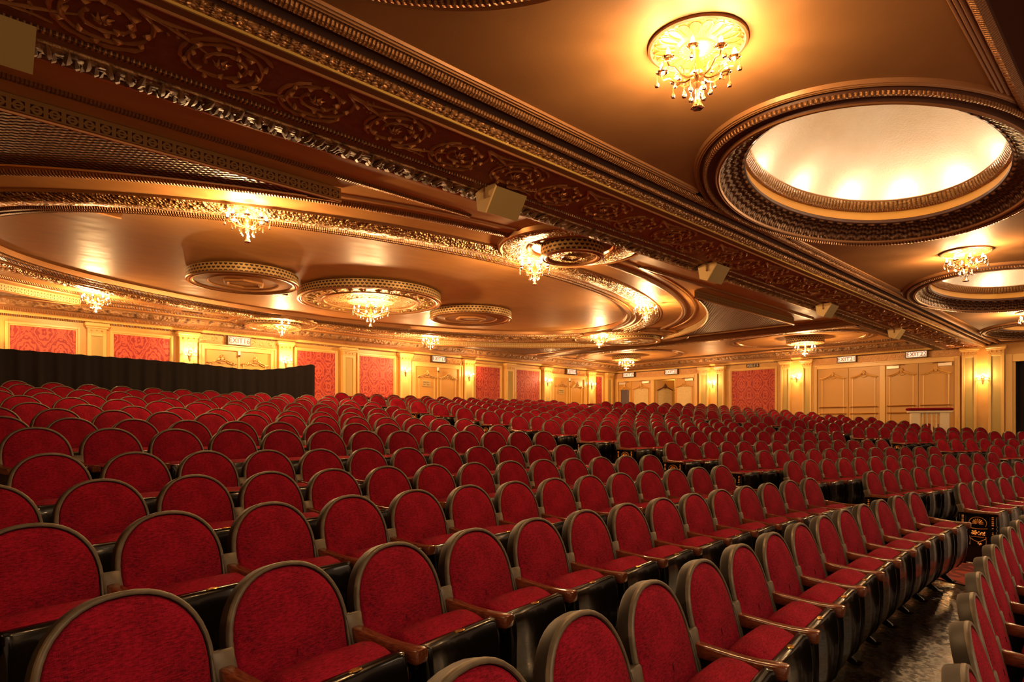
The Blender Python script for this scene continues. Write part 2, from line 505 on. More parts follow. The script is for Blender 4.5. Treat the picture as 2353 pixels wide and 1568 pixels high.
def seat_parts():
    P = {}
    b = MB()                                                     # upholstered back
    o = outline(.005)
    rings = [(1., -.004), (1., .003), (.975, .011), (.93, .016), (.75, .021), (.4, .025), (.05, .026)]
    rows = [[back_pt(x * s_, .2 + (q - .2) * s_, dp) for x, q in o] for s_, dp in rings]
    b.grid(rows)
    b.poly([back_pt(x * .05, .2 + (q - .2) * .05, .028) for x, q in o])
    # close the open lower edge between ring ends
    lower = [(r[0], r[-1]) for r in rows]
    for (a0, a1), (c0, c1) in zip(lower[:-1], lower[1:]):
        b.poly([a0, a1, c1, c0])
    P['backrest'] = b.mesh('backrest', 'red_velvet', ang=50)
    b = MB()                                                     # hoop
    o = outline(0.)
    prof = [(-.004, .006), (-.003, .013), (.002, .0155), (.009, .0135), (.0125, .007), (.0132, -.002)]
    shell = [(.0120, .002), (.0135, -.036), (.010, -.046), (-.006, -.048), (-.010, -.03)]
    rows = []; rows2 = []
    for i, (x, q) in enumerate(o):
        x0, q0 = o[max(i - 1, 0)]; x1, q1 = o[min(i + 1, len(o) - 1)]
        tx, tq = x1 - x0, q1 - q0; L = math.hypot(tx, tq); nx, nq = -tq / L, tx / L
        rows.append([back_pt(x + nx * off, q + nq * off, dp) for off, dp in prof])
        rows2.append([back_pt(x + nx * off, q + nq * off, dp) for off, dp in shell])
    b.grid(rows)
    P['back_frame'] = b.mesh('back_frame', 'taupe_metal', ang=50)
    b = MB(); b.grid(rows2)
    b.poly([back_pt(x * .97, q * .97 + .005, -.035) for x, q in o][::-1])
    P['back_shell'] = b.mesh('back_shell', 'shell_bronze', ang=50)
    b = MB()                                                     # folded-up cushion
    sec = [(-.352, .574), (-.335, .584), (-.295, .600), (-.25, .608), (-.205, .600), (-.170, .572), (-.152, .51), (-.150, .38), (-.185, .26), (-.27, .20), (-.33, .26), (-.352, .40)]
    rows = []
    for x, k in ((-.207, .80), (-.203, .93), (-.185, .985), (-.1, 1.), (0, 1.01), (.1, 1.), (.185, .985), (.203, .93), (.207, .80)):
        pts = []
        for y, z in sec:
            yy = -.352 + (y + .352) * (k if y > -.34 else 1); zz = .40 + (z - .40) * (k if z > .3 else 1.)
            pts.append((x, yy, zz))
        rows.append(pts + [pts[0]])
    b0 = len(b.v); b.grid(rows); n = len(sec) + 1
    b.quad_uv([b0 + k for k in range(n - 1)]); b.quad_uv([b0 + 8 * n + k for k in range(n - 2, -1, -1)])
    P['seat_cushion'] = b.mesh('seat_cushion', 'red_velvet', ang=60)
    b = MB()                                                     # lacquered pan
    rows = []
    for x, back, ins in ((-.218, .035, 0), (-.216, .012, 0), (-.206, .0, 0), (-.186, .0, 0), (-.178, .009, 1), (0, .006, 1), (.178, .009, 1), (.186, .0, 0), (.206, .0, 0), (.216, .012, 0), (.218, .035, 0)):
        pts = [(x, -.345, .570), (x, -.350, .583), (x, -.358 + back * .4, .586), (x, -.388 + back, .584), (x, -.398 + back, .572)]
        for y, z in ((-.408, .53), (-.414, .45), (-.412, .37), (-.400, .29), (-.375, .22), (-.335, .17), (-.30, .15)):
            pts.append((x, y + back + (.0 if .2 > z or z > .56 else 0), z))
        pts += [(x, -.29, .165), (x, -.335, .2)]
        rows.append(pts)
    b.grid(rows)
    for sx in (-.218, .218):
        b.poly([(sx, -.345, .57), (sx, -.36, .58), (sx, -.375, .5), (sx, -.378, .42), (sx, -.365, .29), (sx, -.33, .2), (sx, -.3, .17), (sx, -.29, .3)])
    P['seat_pan'] = b.mesh('seat_pan', 'black_lacquer', ang=50)
    b = MB()
    b.lathe([(0.0001, .0035), (.019, .0035), (.022, .001), (.022, -.001)], 20, (0, -.372, .5855), 1.25, .62)
    P['number_plate'] = b.mesh('number_plate', 'brass')
    b = MB()                                                     # wooden arm
    rows = []
    for y, z, w, h in ((-.070, .620, .022, .026), (-.074, .624, .026, .030), (-.14, .615, .025, .027), (-.24, .604, .025, .026), (-.32, .600, .026, .027), (-.38, .602, .029, .029), (-.418, .603, .029, .029), (-.428, .599, .024, .023)):
        pts = []
        for k in range(12):
            a = 2 * PI * (k + .5) / 12; c_, s_ = math.cos(a), math.sin(a)
            pts.append((w * math.copysign(abs(c_) ** .35, c_), y, z - h + h * math.copysign(abs(s_) ** .35, s_)))
        rows.append(pts + [pts[0]])
    b0 = len(b.v); b.grid(rows); b.quad_uv([b0 + k for k in range(12)]); b.quad_uv([b0 + 7 * 13 + k for k in range(11, -1, -1)])
    P['armrest'] = b.mesh('armrest', 'arm_wood', ang=60)
    b = MB()                                                     # iron standard
    def side(poly, x0, x1):
        n = len(poly); b0 = len(b.v)
        b.v += [(x0, y, z) for y, z in poly] + [(x1, y, z) for y, z in poly]
        b.quad_uv([b0 + k for k in range(n)]); b.quad_uv([b0 + n + k for k in range(n - 1, -1, -1)])
        for k in range(n): b.quad_uv([b0 + k, b0 + n + k, b0 + n + (k + 1) % n, b0 + (k + 1) % n])
    side([(-.07, .575), (-.405, .562), (-.395, .52), (-.30, .47), (-.235, .38), (-.215, .22), (-.225, .06), (-.27, .025), (-.29, .0), (-.24, .0), (-.18, .03), (-.13, .03), (-.05, .0), (-.01, .0), (-.03, .04), (-.11, .14), (-.125, .40), (-.09, .50)], -.012, .012)
    side([(-.25, .0), (-.29, .0), (-.31, .010), (-.25, .02)], -.03, .03)
    side([(.01, .0), (-.05, .0), (-.04, .02), (.0, .015)], -.03, .03)
    P['side_standard'] = b.mesh('side_standard', 'black_lacquer', ang=30)
    b = MB()                                                     # cast bracket joining two hoops
    rows = []
    for q, w, d0 in ((.10, .022, .016), (.15, .026, .020), (.20, .031, .023), (.272, .037, .025), (.280, .035, .020)):
        pts = [(-w, *back_pt(0, q, -.03)[1:]), (-w, *back_pt(0, q, d0 * .8)[1:]), (-w * .8, *back_pt(0, q, d0)[1:]), (w * .8, *back_pt(0, q, d0)[1:]), (w, *back_pt(0, q, d0 * .8)[1:]), (w, *back_pt(0, q, -.03)[1:])]
        rows.append(pts + [pts[0]])
    b0 = len(b.v); b.grid(rows); b.quad_uv([b0 + 4 * 7 + k for k in range(6)])
    P['hinge_bracket'] = b.mesh('hinge_bracket', 'taupe_metal', ang=40)
    b = MB()                                                     # aisle end panel
    b.box(-.014, .014, -.40, -.06, .02, .56, .004)
    for y in (-.37, -.09):
        b.box(-.026, .0, y - .032, y + .032, .0, .575, .005)
        for z in (.44, .40, .16, .08): b.box(-.034, .0, y - .040, y + .040, z - .008, z + .008, .003)
    b.box(-.03, .01, -.42, -.04, .555, .578, .005)
    P['aisle_panel'] = b.mesh('aisle_panel', 'black_lacquer', ang=40)
    b = MB()                                                     # its gilding
    X = -.020
    for k in range(9):                                           # palmette
        a = PI * (k + .5) / 9; L = .052 + .012 * math.sin(a)
        c0 = (X, -.23 + .014 * math.cos(a), .452 + .014 * math.sin(a)); c1 = (X, -.23 + L * math.cos(a), .452 + L * math.sin(a))
        b.tube([c0, ((c0[0]) - .004, (c0[1] + c1[1]) / 2, (c0[2] + c1[2]) / 2), c1], [.003, .006, .0075], 6)
    b.tube([(X, -.23 + .082 * math.cos(t), .468 + .066 * math.sin(t)) for t in [PI * (-.18 + 1.36 * k / 16) for k in range(17)]], .004, 6)
    b.tube([(X, -.32 + .18 * k / 10, .412 - .010 * math.sin(PI * k / 10)) for k in range(11)], .005, 6)
    for k in range(26):                                          # garland
        y = -.30 + .14 * random.random(); z = .335 + .04 * random.random()
        b.ball((X, y, z), .008 + .005 * random.random(), 6, 4)
    b.tube([(X, -.29 + .12 * k / 6, .312) for k in range(7)], .004, 6)
    b.tube([(X, -.30 + .14 * k / 10, .295 - .035 * math.sin(PI * k / 10)) for k in range(11)], .004, 6)
    for y in (-.305, -.155): b.tube([(X, y, .32), (X, y - .004, .27), (X, y, .22)], [.005, .003, .006], 6)
    for k in range(6): b.ball((X, -.23 + random.uniform(-.03, .03), .225 + .02 * random.random()), .010, 6, 4)
    for y in (-.37, -.09):
        for k in range(11): b.ball((-.028, y, .185 + .019 * k), .010 if k % 2 else .007, 6, 4, .6, 1, 1)
        for k in range(4): b.ball((-.028, y, .42 + .0 * k), .010, 6, 4)
        for zz in (.455, .475, .495, .52, .54): b.ball((-.028, y, zz), .011, 6, 4, .6, 1.2, .7)
        for zz in (.10, .12, .14): b.ball((-.028, y, zz), .009, 6, 4, .6, 1.2, .8)
    P['gold_ornament'] = b.mesh('gold_ornament', 'ornament_gold')
    return P


SP = seat_parts()
BASE = ['backrest', 'back_frame', 'back_shell', 'seat_cushion', 'seat_pan', 'armrest', 'side_standard', 'hinge_bracket']
ARMX = -.265


def make_seat(name='theatre_seat', gilded=False, closing=False):
    t = empty(name, (0, 0, 0))
    for k in BASE:
        if k == 'side_standard' and gilded: continue
        if k == 'hinge_bracket' and gilded: pass
        o = bpy.data.objects.new(k, SP[k]); C.objects.link(o); o.parent = t
        if k in ('armrest', 'side_standard', 'hinge_bracket'): o.location.x = ARMX
        if k == 'seat_pan':
            p = bpy.data.objects.new('number_plate', SP['number_plate']); C.objects.link(p); p.parent = o
            p['label'] = 'small oval brass number plate'
    if gilded:
        o = bpy.data.objects.new('aisle_panel', SP['aisle_panel']); C.objects.link(o); o.parent = t; o.location.x = ARMX - .01
        o['label'] = 'black end panel with gold palmette and garland'
        g = bpy.data.objects.new('gold_ornament', SP['gold_ornament']); C.objects.link(g); g.parent = o
    if closing:
        for k in ('armrest', 'side_standard'):
            o = bpy.data.objects.new(k, SP[k]); C.objects.link(o); o.parent = t; o.location.x = -ARMX
    return t


ORD = ['zeroth', 'first', 'second', 'third', 'fourth', 'fifth', 'sixth', 'seventh', 'eighth', 'ninth', 'tenth', 'eleventh', 'twelfth', 'thirteenth', 'fourteenth', 'fifteenth', 'sixteenth', 'seventeenth', 'eighteenth']
ANCH = {0: 2.07, 1: .96, 2: .99, 3: .91, 4: .85, 5: .76, 6: .81, 7: 1.21, 8: 1.24, 9: 1.14, 10: 1.16, 11: 1.54, 12: 1.59, 13: 1.49, 14: 1.51}
seats = []
def add_block(i, a0, xs, block, last=False):
    R = ROWY[i] - YC
    pts = []
    for j, al in enumerate(xs):
        x = XC + R * math.sin(al / R); y = YC + R * math.cos(al / R)
        z = E + hat(i - 1, ROWH[i], x) - .88
        u, v, d = project(x, y, z + .88)
        pts.append((d, x, y, z, -al / R, u, v, i, j, len(xs), block))
    return pts
for i in range(17):
    R = ROWY[i] - YC
    if i in ANCH:
        al0 = R * math.asin((ANCH[i] - XC) / R); al = [al0 + .53 * k for k in range(-14, 16)]
        al = [a for a in al if a <= .27]
        al = al[::-1]                                            # first is beside the aisle
        seats += add_block(i, 0, al, 'left')
    s0 = R * math.asin(((8.6 if i >= 15 else (9.15 if i > 1 else 9.05)) - XC) / R)
    seats += add_block(i, 0, [s0 + .53 * k for k in range(14 if i < 15 else 15)], 'middle')
    s0 = R * math.asin((18.1 - XC) / R)
    seats += add_block(i, 0, [s0 + .545 * k for k in range(10)], 'right')
vis = []
for s_ in seats:
    d, x, y, z, rz, u, v, i, j, n, block = s_
    if d < 1.15 or u < -260 or u > 2440 or v > 1590 or x > 23.4: continue
    if i == 0 and x < 1.9: continue
    if d > 4 and (u < -60 or u > 2400): continue
    vis.append(s_)
vis.sort(key=lambda s_: s_[0])
near, far = vis[:300], vis[300:]
protos = {'plain': make_seat(), 'gilded': make_seat(gilded=True), 'closing': make_seat(closing=True)}
used = set()
for s_ in near:
    d, x, y, z, rz, u, v, i, j, n, block = s_
    kind = 'plain'
    if j == 0: kind = 'closing' if block == 'left' else 'gilded'
    if kind in used: t = dup_tree(protos[kind])
    else: t = protos[kind]; used.add(kind)
    t.location = (x, y, z); t.rotation_euler = (0, 0, rz)
    lab = 'red velvet seat, %s row from the front, %s from the aisle, %s block' % (ORD[i + 1], ORD[j + 1], block)
    tag(t, lab, 'seat', 'red velvet theatre seats in curved rows')
for k, t in protos.items():
    if k not in used:
        for ch in list(t.children_recursive): bpy.data.objects.remove(ch)
        bpy.data.objects.remove(t)
# the farthest seats, past three hundred of a kind, as one object
import numpy as np
verts = []; faces = []; mats = []; names = BASE + ['aisle_panel', 'gold_ornament']
arr = {}
for k in names:
    me = SP[k]; co = np.empty(len(me.vertices) * 3); me.vertices.foreach_get('co', co); co = co.reshape(-1, 3)
    if k in ('armrest', 'side_standard', 'hinge_bracket', 'aisle_panel', 'gold_ornament'): co = co + np.array([ARMX, 0, 0])
    arr[k] = (co, [tuple(p.vertices) for p in me.polygons])
mlist = []
base = 0
for d, x, y, z, rz, u, v, i, j, n, block in far:
    c_, s_ = math.cos(rz), math.sin(rz)
    Rm = np.array([[c_, -s_, 0], [s_, c_, 0], [0, 0, 1]])
    use = BASE + (['aisle_panel', 'gold_ornament'] if (j == 0 and block != 'left') else [])
    for k in use:
        co, fs = arr[k]
        verts.append(co @ Rm.T + np.array([x, y, z]))
        mname = SP[k].materials[0].name
        if mname not in mlist: mlist.append(mname)
        mi = mlist.index(mname)
        faces += [tuple(q + base for q in f) for f in fs]; mats += [mi] * len(fs)
        base += len(co)
if verts:
    me = bpy.data.meshes.new('distant_theatre_seats')
    me.from_pydata(np.concatenate(verts).tolist(), [], faces)
    for mn in mlist: me.materials.append(bpy.data.materials[mn])
    me.polygons.foreach_set('material_index', mats)
    me.polygons.foreach_set('use_smooth', [True] * len(mats)); me.set_sharp_from_angle(angle=math.radians(45))
    o = bpy.data.objects.new('distant_theatre_seats', me); C.objects.link(o)
    tag(o, 'many small red velvet seats filling the farthest rows below the walls', 'seats', None, 'stuff')
print('SEATS', len(near), len(far), 'farthest own', near[-1][0])

# ---------------------------------------------------------------- walls
ZC = E + 2.85                                                    # rear ceiling
ZS = E + 2.474                                                   # beam soffit
ZF = E + 2.585                                                   # front ceiling
BY, WX = 17.9, 24.0  # walls, ceiling and their fittings scaled about the camera, factor baked into the numbers
b = MB(); b.box(-7, WX + .3, BY, BY + .3, .6, ZC + .3)
wall_rear = struct(b.build('wall_rear', 'cream_paint', smooth=False))
b = MB()
b.box(WX, WX + .3, 3.38, 13.70, -.6, ZC + .3)                    # right wall between the dark exit and the lobby doors
b.box(WX, WX + .3, 17.84, BY + .3, -.6, ZC + .3)
b.box(WX, WX + .3, 13.70, 17.84, E + 2.10, ZC + .3)
b.box(WX, WX + .3, -1.0, 3.38, E + 1.98, ZC + .3)
wall_right = struct(b.build('wall_right', 'cream_paint', smooth=False))
b = MB(); b.box(-7.3, -7, -1, BY + .3, -1, ZC + .3)
struct(b.build('wall_left', 'cream_paint', smooth=False))


class Face:
    """a wall plane: s runs along the wall, t up, d out into the room"""
    def __init__(s, which): s.w = which
    def p(s, a, z, d):
        return (a, BY - d, z) if s.w == 'rear' else (WX - d, a, z)
    def rz(s): return 0. if s.w == 'rear' else -PI / 2
    def box(s, b, a0, a1, z0, z1, d0, d1, bev=0.):
        if s.w == 'rear': b.box(a0, a1, BY - d1, BY - d0, z0, z1, bev)
        else: b.box(WX - d1, WX - d0, a0, a1, z0, z1, bev)
    def sheet(s, b, a0, a1, z0, z1, d):
        pts = [s.p(a0, z0, d), s.p(a1, z0, d), s.p(a1, z1, d), s.p(a0, z1, d)]
        uv = [(a0, z0), (a1, z0), (a1, z1), (a0, z1)]
        b.poly(pts, uv)
REAR, RIGHT = Face('rear'), Face('right')


def frame_boxes(F_, b, a0, a1, z0, z1, w, d, d0=0.):
    F_.box(b, a0, a0 + w, z0, z1, d0, d, .006); F_.box(b, a1 - w, a1, z0, z1, d0, d, .006)
    F_.box(b, a0 + w, a1 - w, z1 - w, z1, d0, d, .006)
    if z0 > .9: F_.box(b, a0 + w, a1 - w, z0, z0 + w, d0, d, .006)


def wallpaper(F_, a0, a1, z0, z1, parent):
    b = MB(); frame_boxes(F_, b, a0, a1, z0, z1, .055, .045)
    frame_boxes(F_, b, a0 + .055, a1 - .055, z0, z1 - .055, .03, .028)
    f = b.build('panel_moulding', 'cream_light', parent)
    b = MB(); F_.sheet(b, a0 + .08, a1 - .08, z0, z1 - .08, .012)
    p = b.build('damask_panel', 'red_damask', parent); p['label'] = 'red floral damask wall panel'


def pilaster(F_, a0, a1, z0, parent, ztop=None, cap=True):
    ztop = ztop or E + 2.24
    b = MB()
    F_.box(b, a0, a1, z0, ztop, 0, .12)
    w = a1 - a0
    F_.box(b, a0, a0 + w * .2, z0, ztop, .12, .15, .006); F_.box(b, a1 - w * .2, a1, z0, ztop, .12, .15, .006)
    F_.box(b, a0 + w * .2, a1 - w * .2, ztop - .07, ztop, .12, .15, .006)
    p = b.build('pilaster', 'cream_light', parent, ang=25)
    b = MB(); F_.sheet(b, a0 + w * .22, a1 - w * .22, z0, ztop - .07, .125)
    b.build('inset', 'panel_inset', p)
    if cap:
        b = MB(); F_.box(b, a0, a1, ztop, ztop + .11, 0, .15)
        b.build('capital', 'cream_paint', p)
        b = MB()
        F_.box(b, a0 - .03, a1 + .03, ztop + .11, ztop + .15, 0, .18, .008)
        F_.box(b, a0 - .06, a1 + .06, ztop + .15, ztop + .24, 0, .22, .02)
        b.build('abacus', 'cream_light', p)
        b = MB()
        for k in range(3):
            c_ = F_.p(a0 + w * (k + .8) / 3.6 + .0, ztop + .055, .155); b.ball(c_, .026, 8, 5)
        b.build('rosette', 'gilt_carving', p)


ZB = .9
for a0, a1 in ((1.86, 3.25), (3.85, 5.26), (8.52, 9.91), (10.58, 12.01), (15.41, 16.8), (17.5, 18.95), (22.45, 23.04)):
    wallpaper(REAR, a0, a1, ZB, E + 2.36, wall_rear)
for a0, a1 in ((-1.2, .2), (-4.0, -2.4)): wallpaper(REAR, a0, a1, ZB, E + 2.36, wall_rear)
for a0, a1 in ((1.15, 1.6), (3.37, 3.76), (5.37, 5.81), (8.0, 8.41), (10.02, 10.46), (12.11, 12.55), (14.87, 15.30), (16.94, 17.37), (19.05, 19.48), (21.88, 22.30), (23.2, 23.60)):
    pilaster(REAR, a0, a1, ZB, wall_rear)
wallpaper(RIGHT, 10.42, 12.32, .6, E + 2.32, wall_right)
for a0, a1 in ((13.17, 13.60), (12.51, 12.86), (9.89, 10.24), (9.12, 9.46), (4.23, 4.61), (3.55, 3.95)):
    pilaster(RIGHT, a0, a1, .3, wall_right)
for a0, a1 in ((12.86, 13.17), (9.46, 9.89), (3.95, 4.23)):
    b = MB(); RIGHT.box(b, a0, a1, .3, E + 2.48, 0, .06)
    b.build('sconce_bay', 'cream_paint', wall_right)


def door_leaf(F_, a0, a1, z0, z1, parent, swag=True, glass=None, bars=False, side=1, closer=None):
    b = MB(); F_.box(b, a0 + .006, a1 - .006, z0, z1, .0, .05)
    leaf = b.build('door_leaf', 'door_paint', parent)
    w = a1 - a0; c_ = (a0 + a1) / 2; b = MB()
    m0, m1 = a0 + w * .13, a1 - w * .13; zt = z1 - .36
    for x0, x1, q0, q1 in ((m0, m0 + .035, z0 + .95, zt), (m1 - .035, m1, z0 + .95, zt), (m0, m1, z0 + .95, z0 + .985), (m0, m1, z0 + .84, z0 + .87), (m0, m1, z0 + .2, z0 + .23), (m0, m0 + .03, z0 + .2, z0 + .87), (m1 - .03, m1, z0 + .2, z0 + .87)):
        F_.box(b, x0, x1, q0, q1, .05, .072, .006)
    b.build('leaf_moulding', 'cream_light', leaf)
    if swag:
        b = MB()
        for sg in (-1, 1):
            pts = []
            for k in range(15):
                t = k / 14; a = c_ + sg * (w * .07 + (w * .37) * t)
                pts.append(F_.p(a, zt + .14 - .17 * (t ** .8) + .045 * t * t * t, .085))
            b.tube(pts, [.024] * 13 + [.018, .010], 8)
            b.tube([(p[0], p[1], p[2] - .045) for p in pts[1:-2]], .013, 6)
            b.tube([F_.p(c_ + sg * (.055 + .035 * math.cos(t)), zt + .11 + .035 * math.sin(t), .09) for t in [k * .6 for k in range(12)]], .011, 6)
        b.tube([F_.p(c_ + .10 * math.cos(t), zt + .08 + .075 * math.sin(t), .08) for t in [PI + PI * k / 12 for k in range(13)]], .013, 6)
        for k in range(5):
            a = PI * (.2 + .15 * k); b.tube([F_.p(c_, zt + .08, .085), F_.p(c_ + .10 * math.cos(a) * .6, zt + .08 + .17 * math.sin(a), .10)], [.012, .018], 6)
        b.build('scroll_crest', 'gilt_carving' if F_.w == 'rear' else 'cream_paint', leaf)
    if glass:
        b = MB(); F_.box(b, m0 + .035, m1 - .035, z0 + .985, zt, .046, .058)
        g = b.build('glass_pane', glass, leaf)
    if bars:
        for z in (E + .73, E + .50):
            b = MB(); b.tube([F_.p(a0 + .08, z, .05), F_.p(a0 + .08, z, .11), F_.p(a1 - .08, z, .11), F_.p(a1 - .08, z, .05)], .016, 8)
            b.ball(F_.p(a0 + .08, z, .11), .024); b.ball(F_.p(a1 - .08, z, .11), .024)
            b.build('push_bar', 'brass', leaf)
    if closer:
        b = MB(); q0, q1 = (a0 + .06, a0 + .42) if closer < 0 else (a1 - .42, a1 - .06)
        F_.box(b, q0, q1, z1 - .13, z1 - .03, .05, .12, .008)
        cl = b.build('door_closer', 'closer_metal', leaf)
        b = MB(); qm = (q0 + q1) / 2; qe = qm - .34 * closer
        b.tube([F_.p(qm, z1 - .025, .09), F_.p((qm + qe) / 2, z1 - .01, .19), F_.p(qe, z1 - .02, .07)], .009, 6)
        b.build('closer_arm', 'dark_cove', cl)
    return leaf


def door_set(n, F_, a0, a1, z0, leaves, mull, ztop, frame_w=.15, friz=True, **kw):
    root = struct(empty('door_%d' % n, F_.p((a0 + a1) / 2, z0, 0)))
    root.location = (0, 0, 0)
    b = MB()
    F_.box(b, a0, a0 + frame_w, z0, ztop, 0, .10, .01); F_.box(b, a1 - frame_w, a1, z0, ztop, 0, .10, .01)
    F_.box(b, a0 + frame_w, a1 - frame_w, ztop - frame_w, ztop, 0, .10, .01)
    F_.box(b, a0, a0 + .04, z0, ztop, .10, .13, .006); F_.box(b, a1 - .04, a1, z0, ztop, .10, .13, .006); F_.box(b, a0 + .04, a1 - .04, ztop - .04, ztop, .10, .13, .006)
    for m0, m1 in mull: F_.box(b, m0, m1, z0, ztop - frame_w, 0, .08, .006)
    b.build('door_frame', 'cream_light', root, ang=25)
    for lf in leaves: door_leaf(F_, lf[0], lf[1], z0, ztop - frame_w, root, **lf[2])
    if friz:
        b = MB(); F_.sheet(b, a0 - .02, a1 + .02, ztop + .012, E + 2.47, .055)
        b.build('carved_frieze', 'wall_frieze', root)
        b = MB(); N = int((a1 - a0) / .24)
        for k in range(N):
            c0 = a0 + (a1 - a0) * (k + .5) / N; zc = (ztop + .012 + E + 2.47) / 2; sg = 1 if k % 2 else -1
            b.tube([F_.p(c0 + (.085 - .010 * t) * math.cos(t * sg), zc + (.075 - .009 * t) * math.sin(t * sg), .06) for t in [q * .5 for q in range(14)]], .010, 5, caps=False)
        b.build('frieze_scroll', 'gilt_carving' if F_.w == 'rear' else 'wall_frieze', root)
    return root
D0 = {}
door_set(1, REAR, 5.86, 7.93, .9, [(6.02, 6.90, {}), (6.90, 7.78, {})], [], E + 2.24)
door_set(2, REAR, 12.62, 14.80, .9, [(12.78, 13.71, {}), (13.71, 14.64, {})], [], E + 2.24)
door_set(3, REAR, 19.55, 21.79, .9, [(19.71, 20.67, {}), (20.67, 21.63, {})], [], E + 2.24)
door_set(4, RIGHT, 4.66, 9.10, .3, [(7.91, 8.93, dict(bars=True, closer=0)), (6.92, 7.91, dict(bars=True)), (5.80, 6.76, dict(bars=True, closer=1)), (4.82, 5.80, dict(bars=True, closer=-1))], [(6.76, 6.92)], E + 2.24)
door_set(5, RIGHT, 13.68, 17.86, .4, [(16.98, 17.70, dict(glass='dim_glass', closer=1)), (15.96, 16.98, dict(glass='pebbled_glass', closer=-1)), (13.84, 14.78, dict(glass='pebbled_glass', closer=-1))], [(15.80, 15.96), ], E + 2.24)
# open leaf in the lobby doorway and the lobby wall behind it
door5 = bpy.data.objects['door_5']
b = MB()
b.box(-.02, .02, -.86, 0, .4, .4 + 1.0, .0); b.box(-.02, .02, -.86, -.74, .4, E + 2.08); b.box(-.02, .02, -.12, 0, .4, E + 2.08); b.box(-.02, .02, -.74, -.12, E + 1.7, E + 2.08)
lf = b.build('door_leaf', 'door_paint', door5, smooth=False); lf.location = (24.02, 15.79, 0); lf.rotation_euler = (0, 0, math.radians(52))
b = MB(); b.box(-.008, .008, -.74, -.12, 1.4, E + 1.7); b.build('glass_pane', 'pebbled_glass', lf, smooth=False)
b = MB()
for sg in (-1, 1):
    b.tube([(-.06, -.43 + sg * (.05 + .3 * t), E + 1.80 - .16 * t ** .8) for t in [k / 10 for k in range(11)]], .024, 6)
b.lathe([(.001, -.08), (.07, -.04), (.08, .02), (.03, .09), (.001, .14)], 10, (-.05, -.43, E + 1.80), .4, 1)
b.build('scroll_crest', 'dark_cove', lf)
b = MB(); b.box(25.5, 25.6, 11.0, 20.0, .3, 4.2); b.box(24.3, 25.6, 11., 11.1, .3, 4.2); b.box(24.3, 25.6, 19.9, 20.0, .3, 4.2); b.box(24.3, 25.6, 11, 20, 4.1, 4.2); b.box(24.0, 25.6, 11, 20, .2, .4)
struct(b.build('wall_lobby', 'lobby_paint', smooth=False))
point_light('lobby_lamp', (24.9, 15.6, 3.8), 26, .15)
# dark exit at the right edge
b = MB(); b.box(WX - .10, WX + .02, 3.36, 3.54, .2, E + 2.20, .01); b.box(WX - .10, WX + .02, -.8, 3.36, E + 1.97, E + 2.20, .01)
b.box(WX - .05, WX + .05, 3.30, 3.38, .2, E + 1.97, .01)
struct(b.build('trim_1', 'cream_light', ang=25))
b = MB()
rows = []
for k in range(60):
    y = 3.36 - 4.2 * k / 59; rows.append([(WX + .22 + .04 * math.sin(k * 1.9), y, z) for z in (.1, E + 2.0)])
b.grid(rows)
tag(b.build('door_curtain', 'black_drape'), 'black curtain filling the dark doorway at the far right edge', 'curtain')

# ---------------------------------------------------------------- cornices of the rear bay
def cornice(n, F_, a0, a1):
    segs = [('dentil_bead', [(.0, 2.47), (.05, 2.475), (.06, 2.505), (.085, 2.51)]),
            ('cream_light', [(.085, 2.51), (.10, 2.55), (.16, 2.57)]),
            ('leaf_bead', [(.16, 2.57), (.20, 2.565), (.24, 2.60), (.27, 2.63)]),
            ('brown_band', [(.27, 2.63), (.29, 2.66), (.38, 2.665)]),
            ('leaf_cornice', [(.38, 2.665), (.42, 2.66), (.50, 2.70), (.56, 2.76)]),
            ('gilt_line', [(.56, 2.76), (.60, 2.76), (.62, 2.79)]),
            ('rear_plaster', [(.62, 2.79), (.78, 2.80)]),
            ('dentil_bead', [(.78, 2.80), (.82, 2.79), (.86, 2.81), (.87, 2.86)])]
    root = struct(empty('trim_%d' % n, (0, 0, 0)))
    for mt, pr in segs:
        b = MB()
        if F_.w == 'rear': b.extr([(BY - o, E + z) for o, z in pr], a0, a1, 'x')
        else: b.extr([(WX - o, E + z) for o, z in pr], a0, a1, 'y')
        b.build('cornice_band', mt, root)
cornice(2, REAR, -7, WX)
cornice(3, RIGHT, 4.9, BY)

# ---------------------------------------------------------------- ceiling
ceiling = struct(empty('ceiling', (0, 0, 0)))


def holed(cx, cy, a, b_, x0, x1, y0, y1, z, mat, name='plaster_field', n=96):
    """flat ceiling cell with an elliptical opening"""
    b = MB(); inner = []; outer = []
    corners = [math.atan2(y - cy, x - cx) % (2 * PI) for x in (x0, x1) for y in (y0, y1)]
    ts = sorted(set([2 * PI * k / n for k in range(n)] + corners))
    for t in ts:
        dx, dy = math.cos(t), math.sin(t)
        r = 1 / math.sqrt((dx / a) ** 2 + (dy / b_) ** 2)
        inner.append((cx + dx * r, cy + dy * r, z))
        k = min([(x1 - cx) / dx if dx > 1e-9 else 1e9, (x0 - cx) / dx if dx < -1e-9 else 1e9, (y1 - cy) / dy if dy > 1e-9 else 1e9, (y0 - cy) / dy if dy < -1e-9 else 1e9])
        outer.append((cx + dx * k, cy + dy * k, z))
    b.grid([inner + [inner[0]], outer + [outer[0]]])
    return b.build(name, mat, ceiling, smooth=False)


# upper slab so that nothing shows through
b = MB(); b.box(-7.3, WX + .3, -1.2, BY + .3, E + 4.1, E + 4.3)
struct(b.build('ceiling_slab', 'brown_band', ceiling, smooth=False))
b = MB(); b.box(-7.3, WX + .3, -1.2, -1.1, E + 2.5, E + 4.0)
b.build('fascia_board', 'brown_band', ceiling, smooth=False)

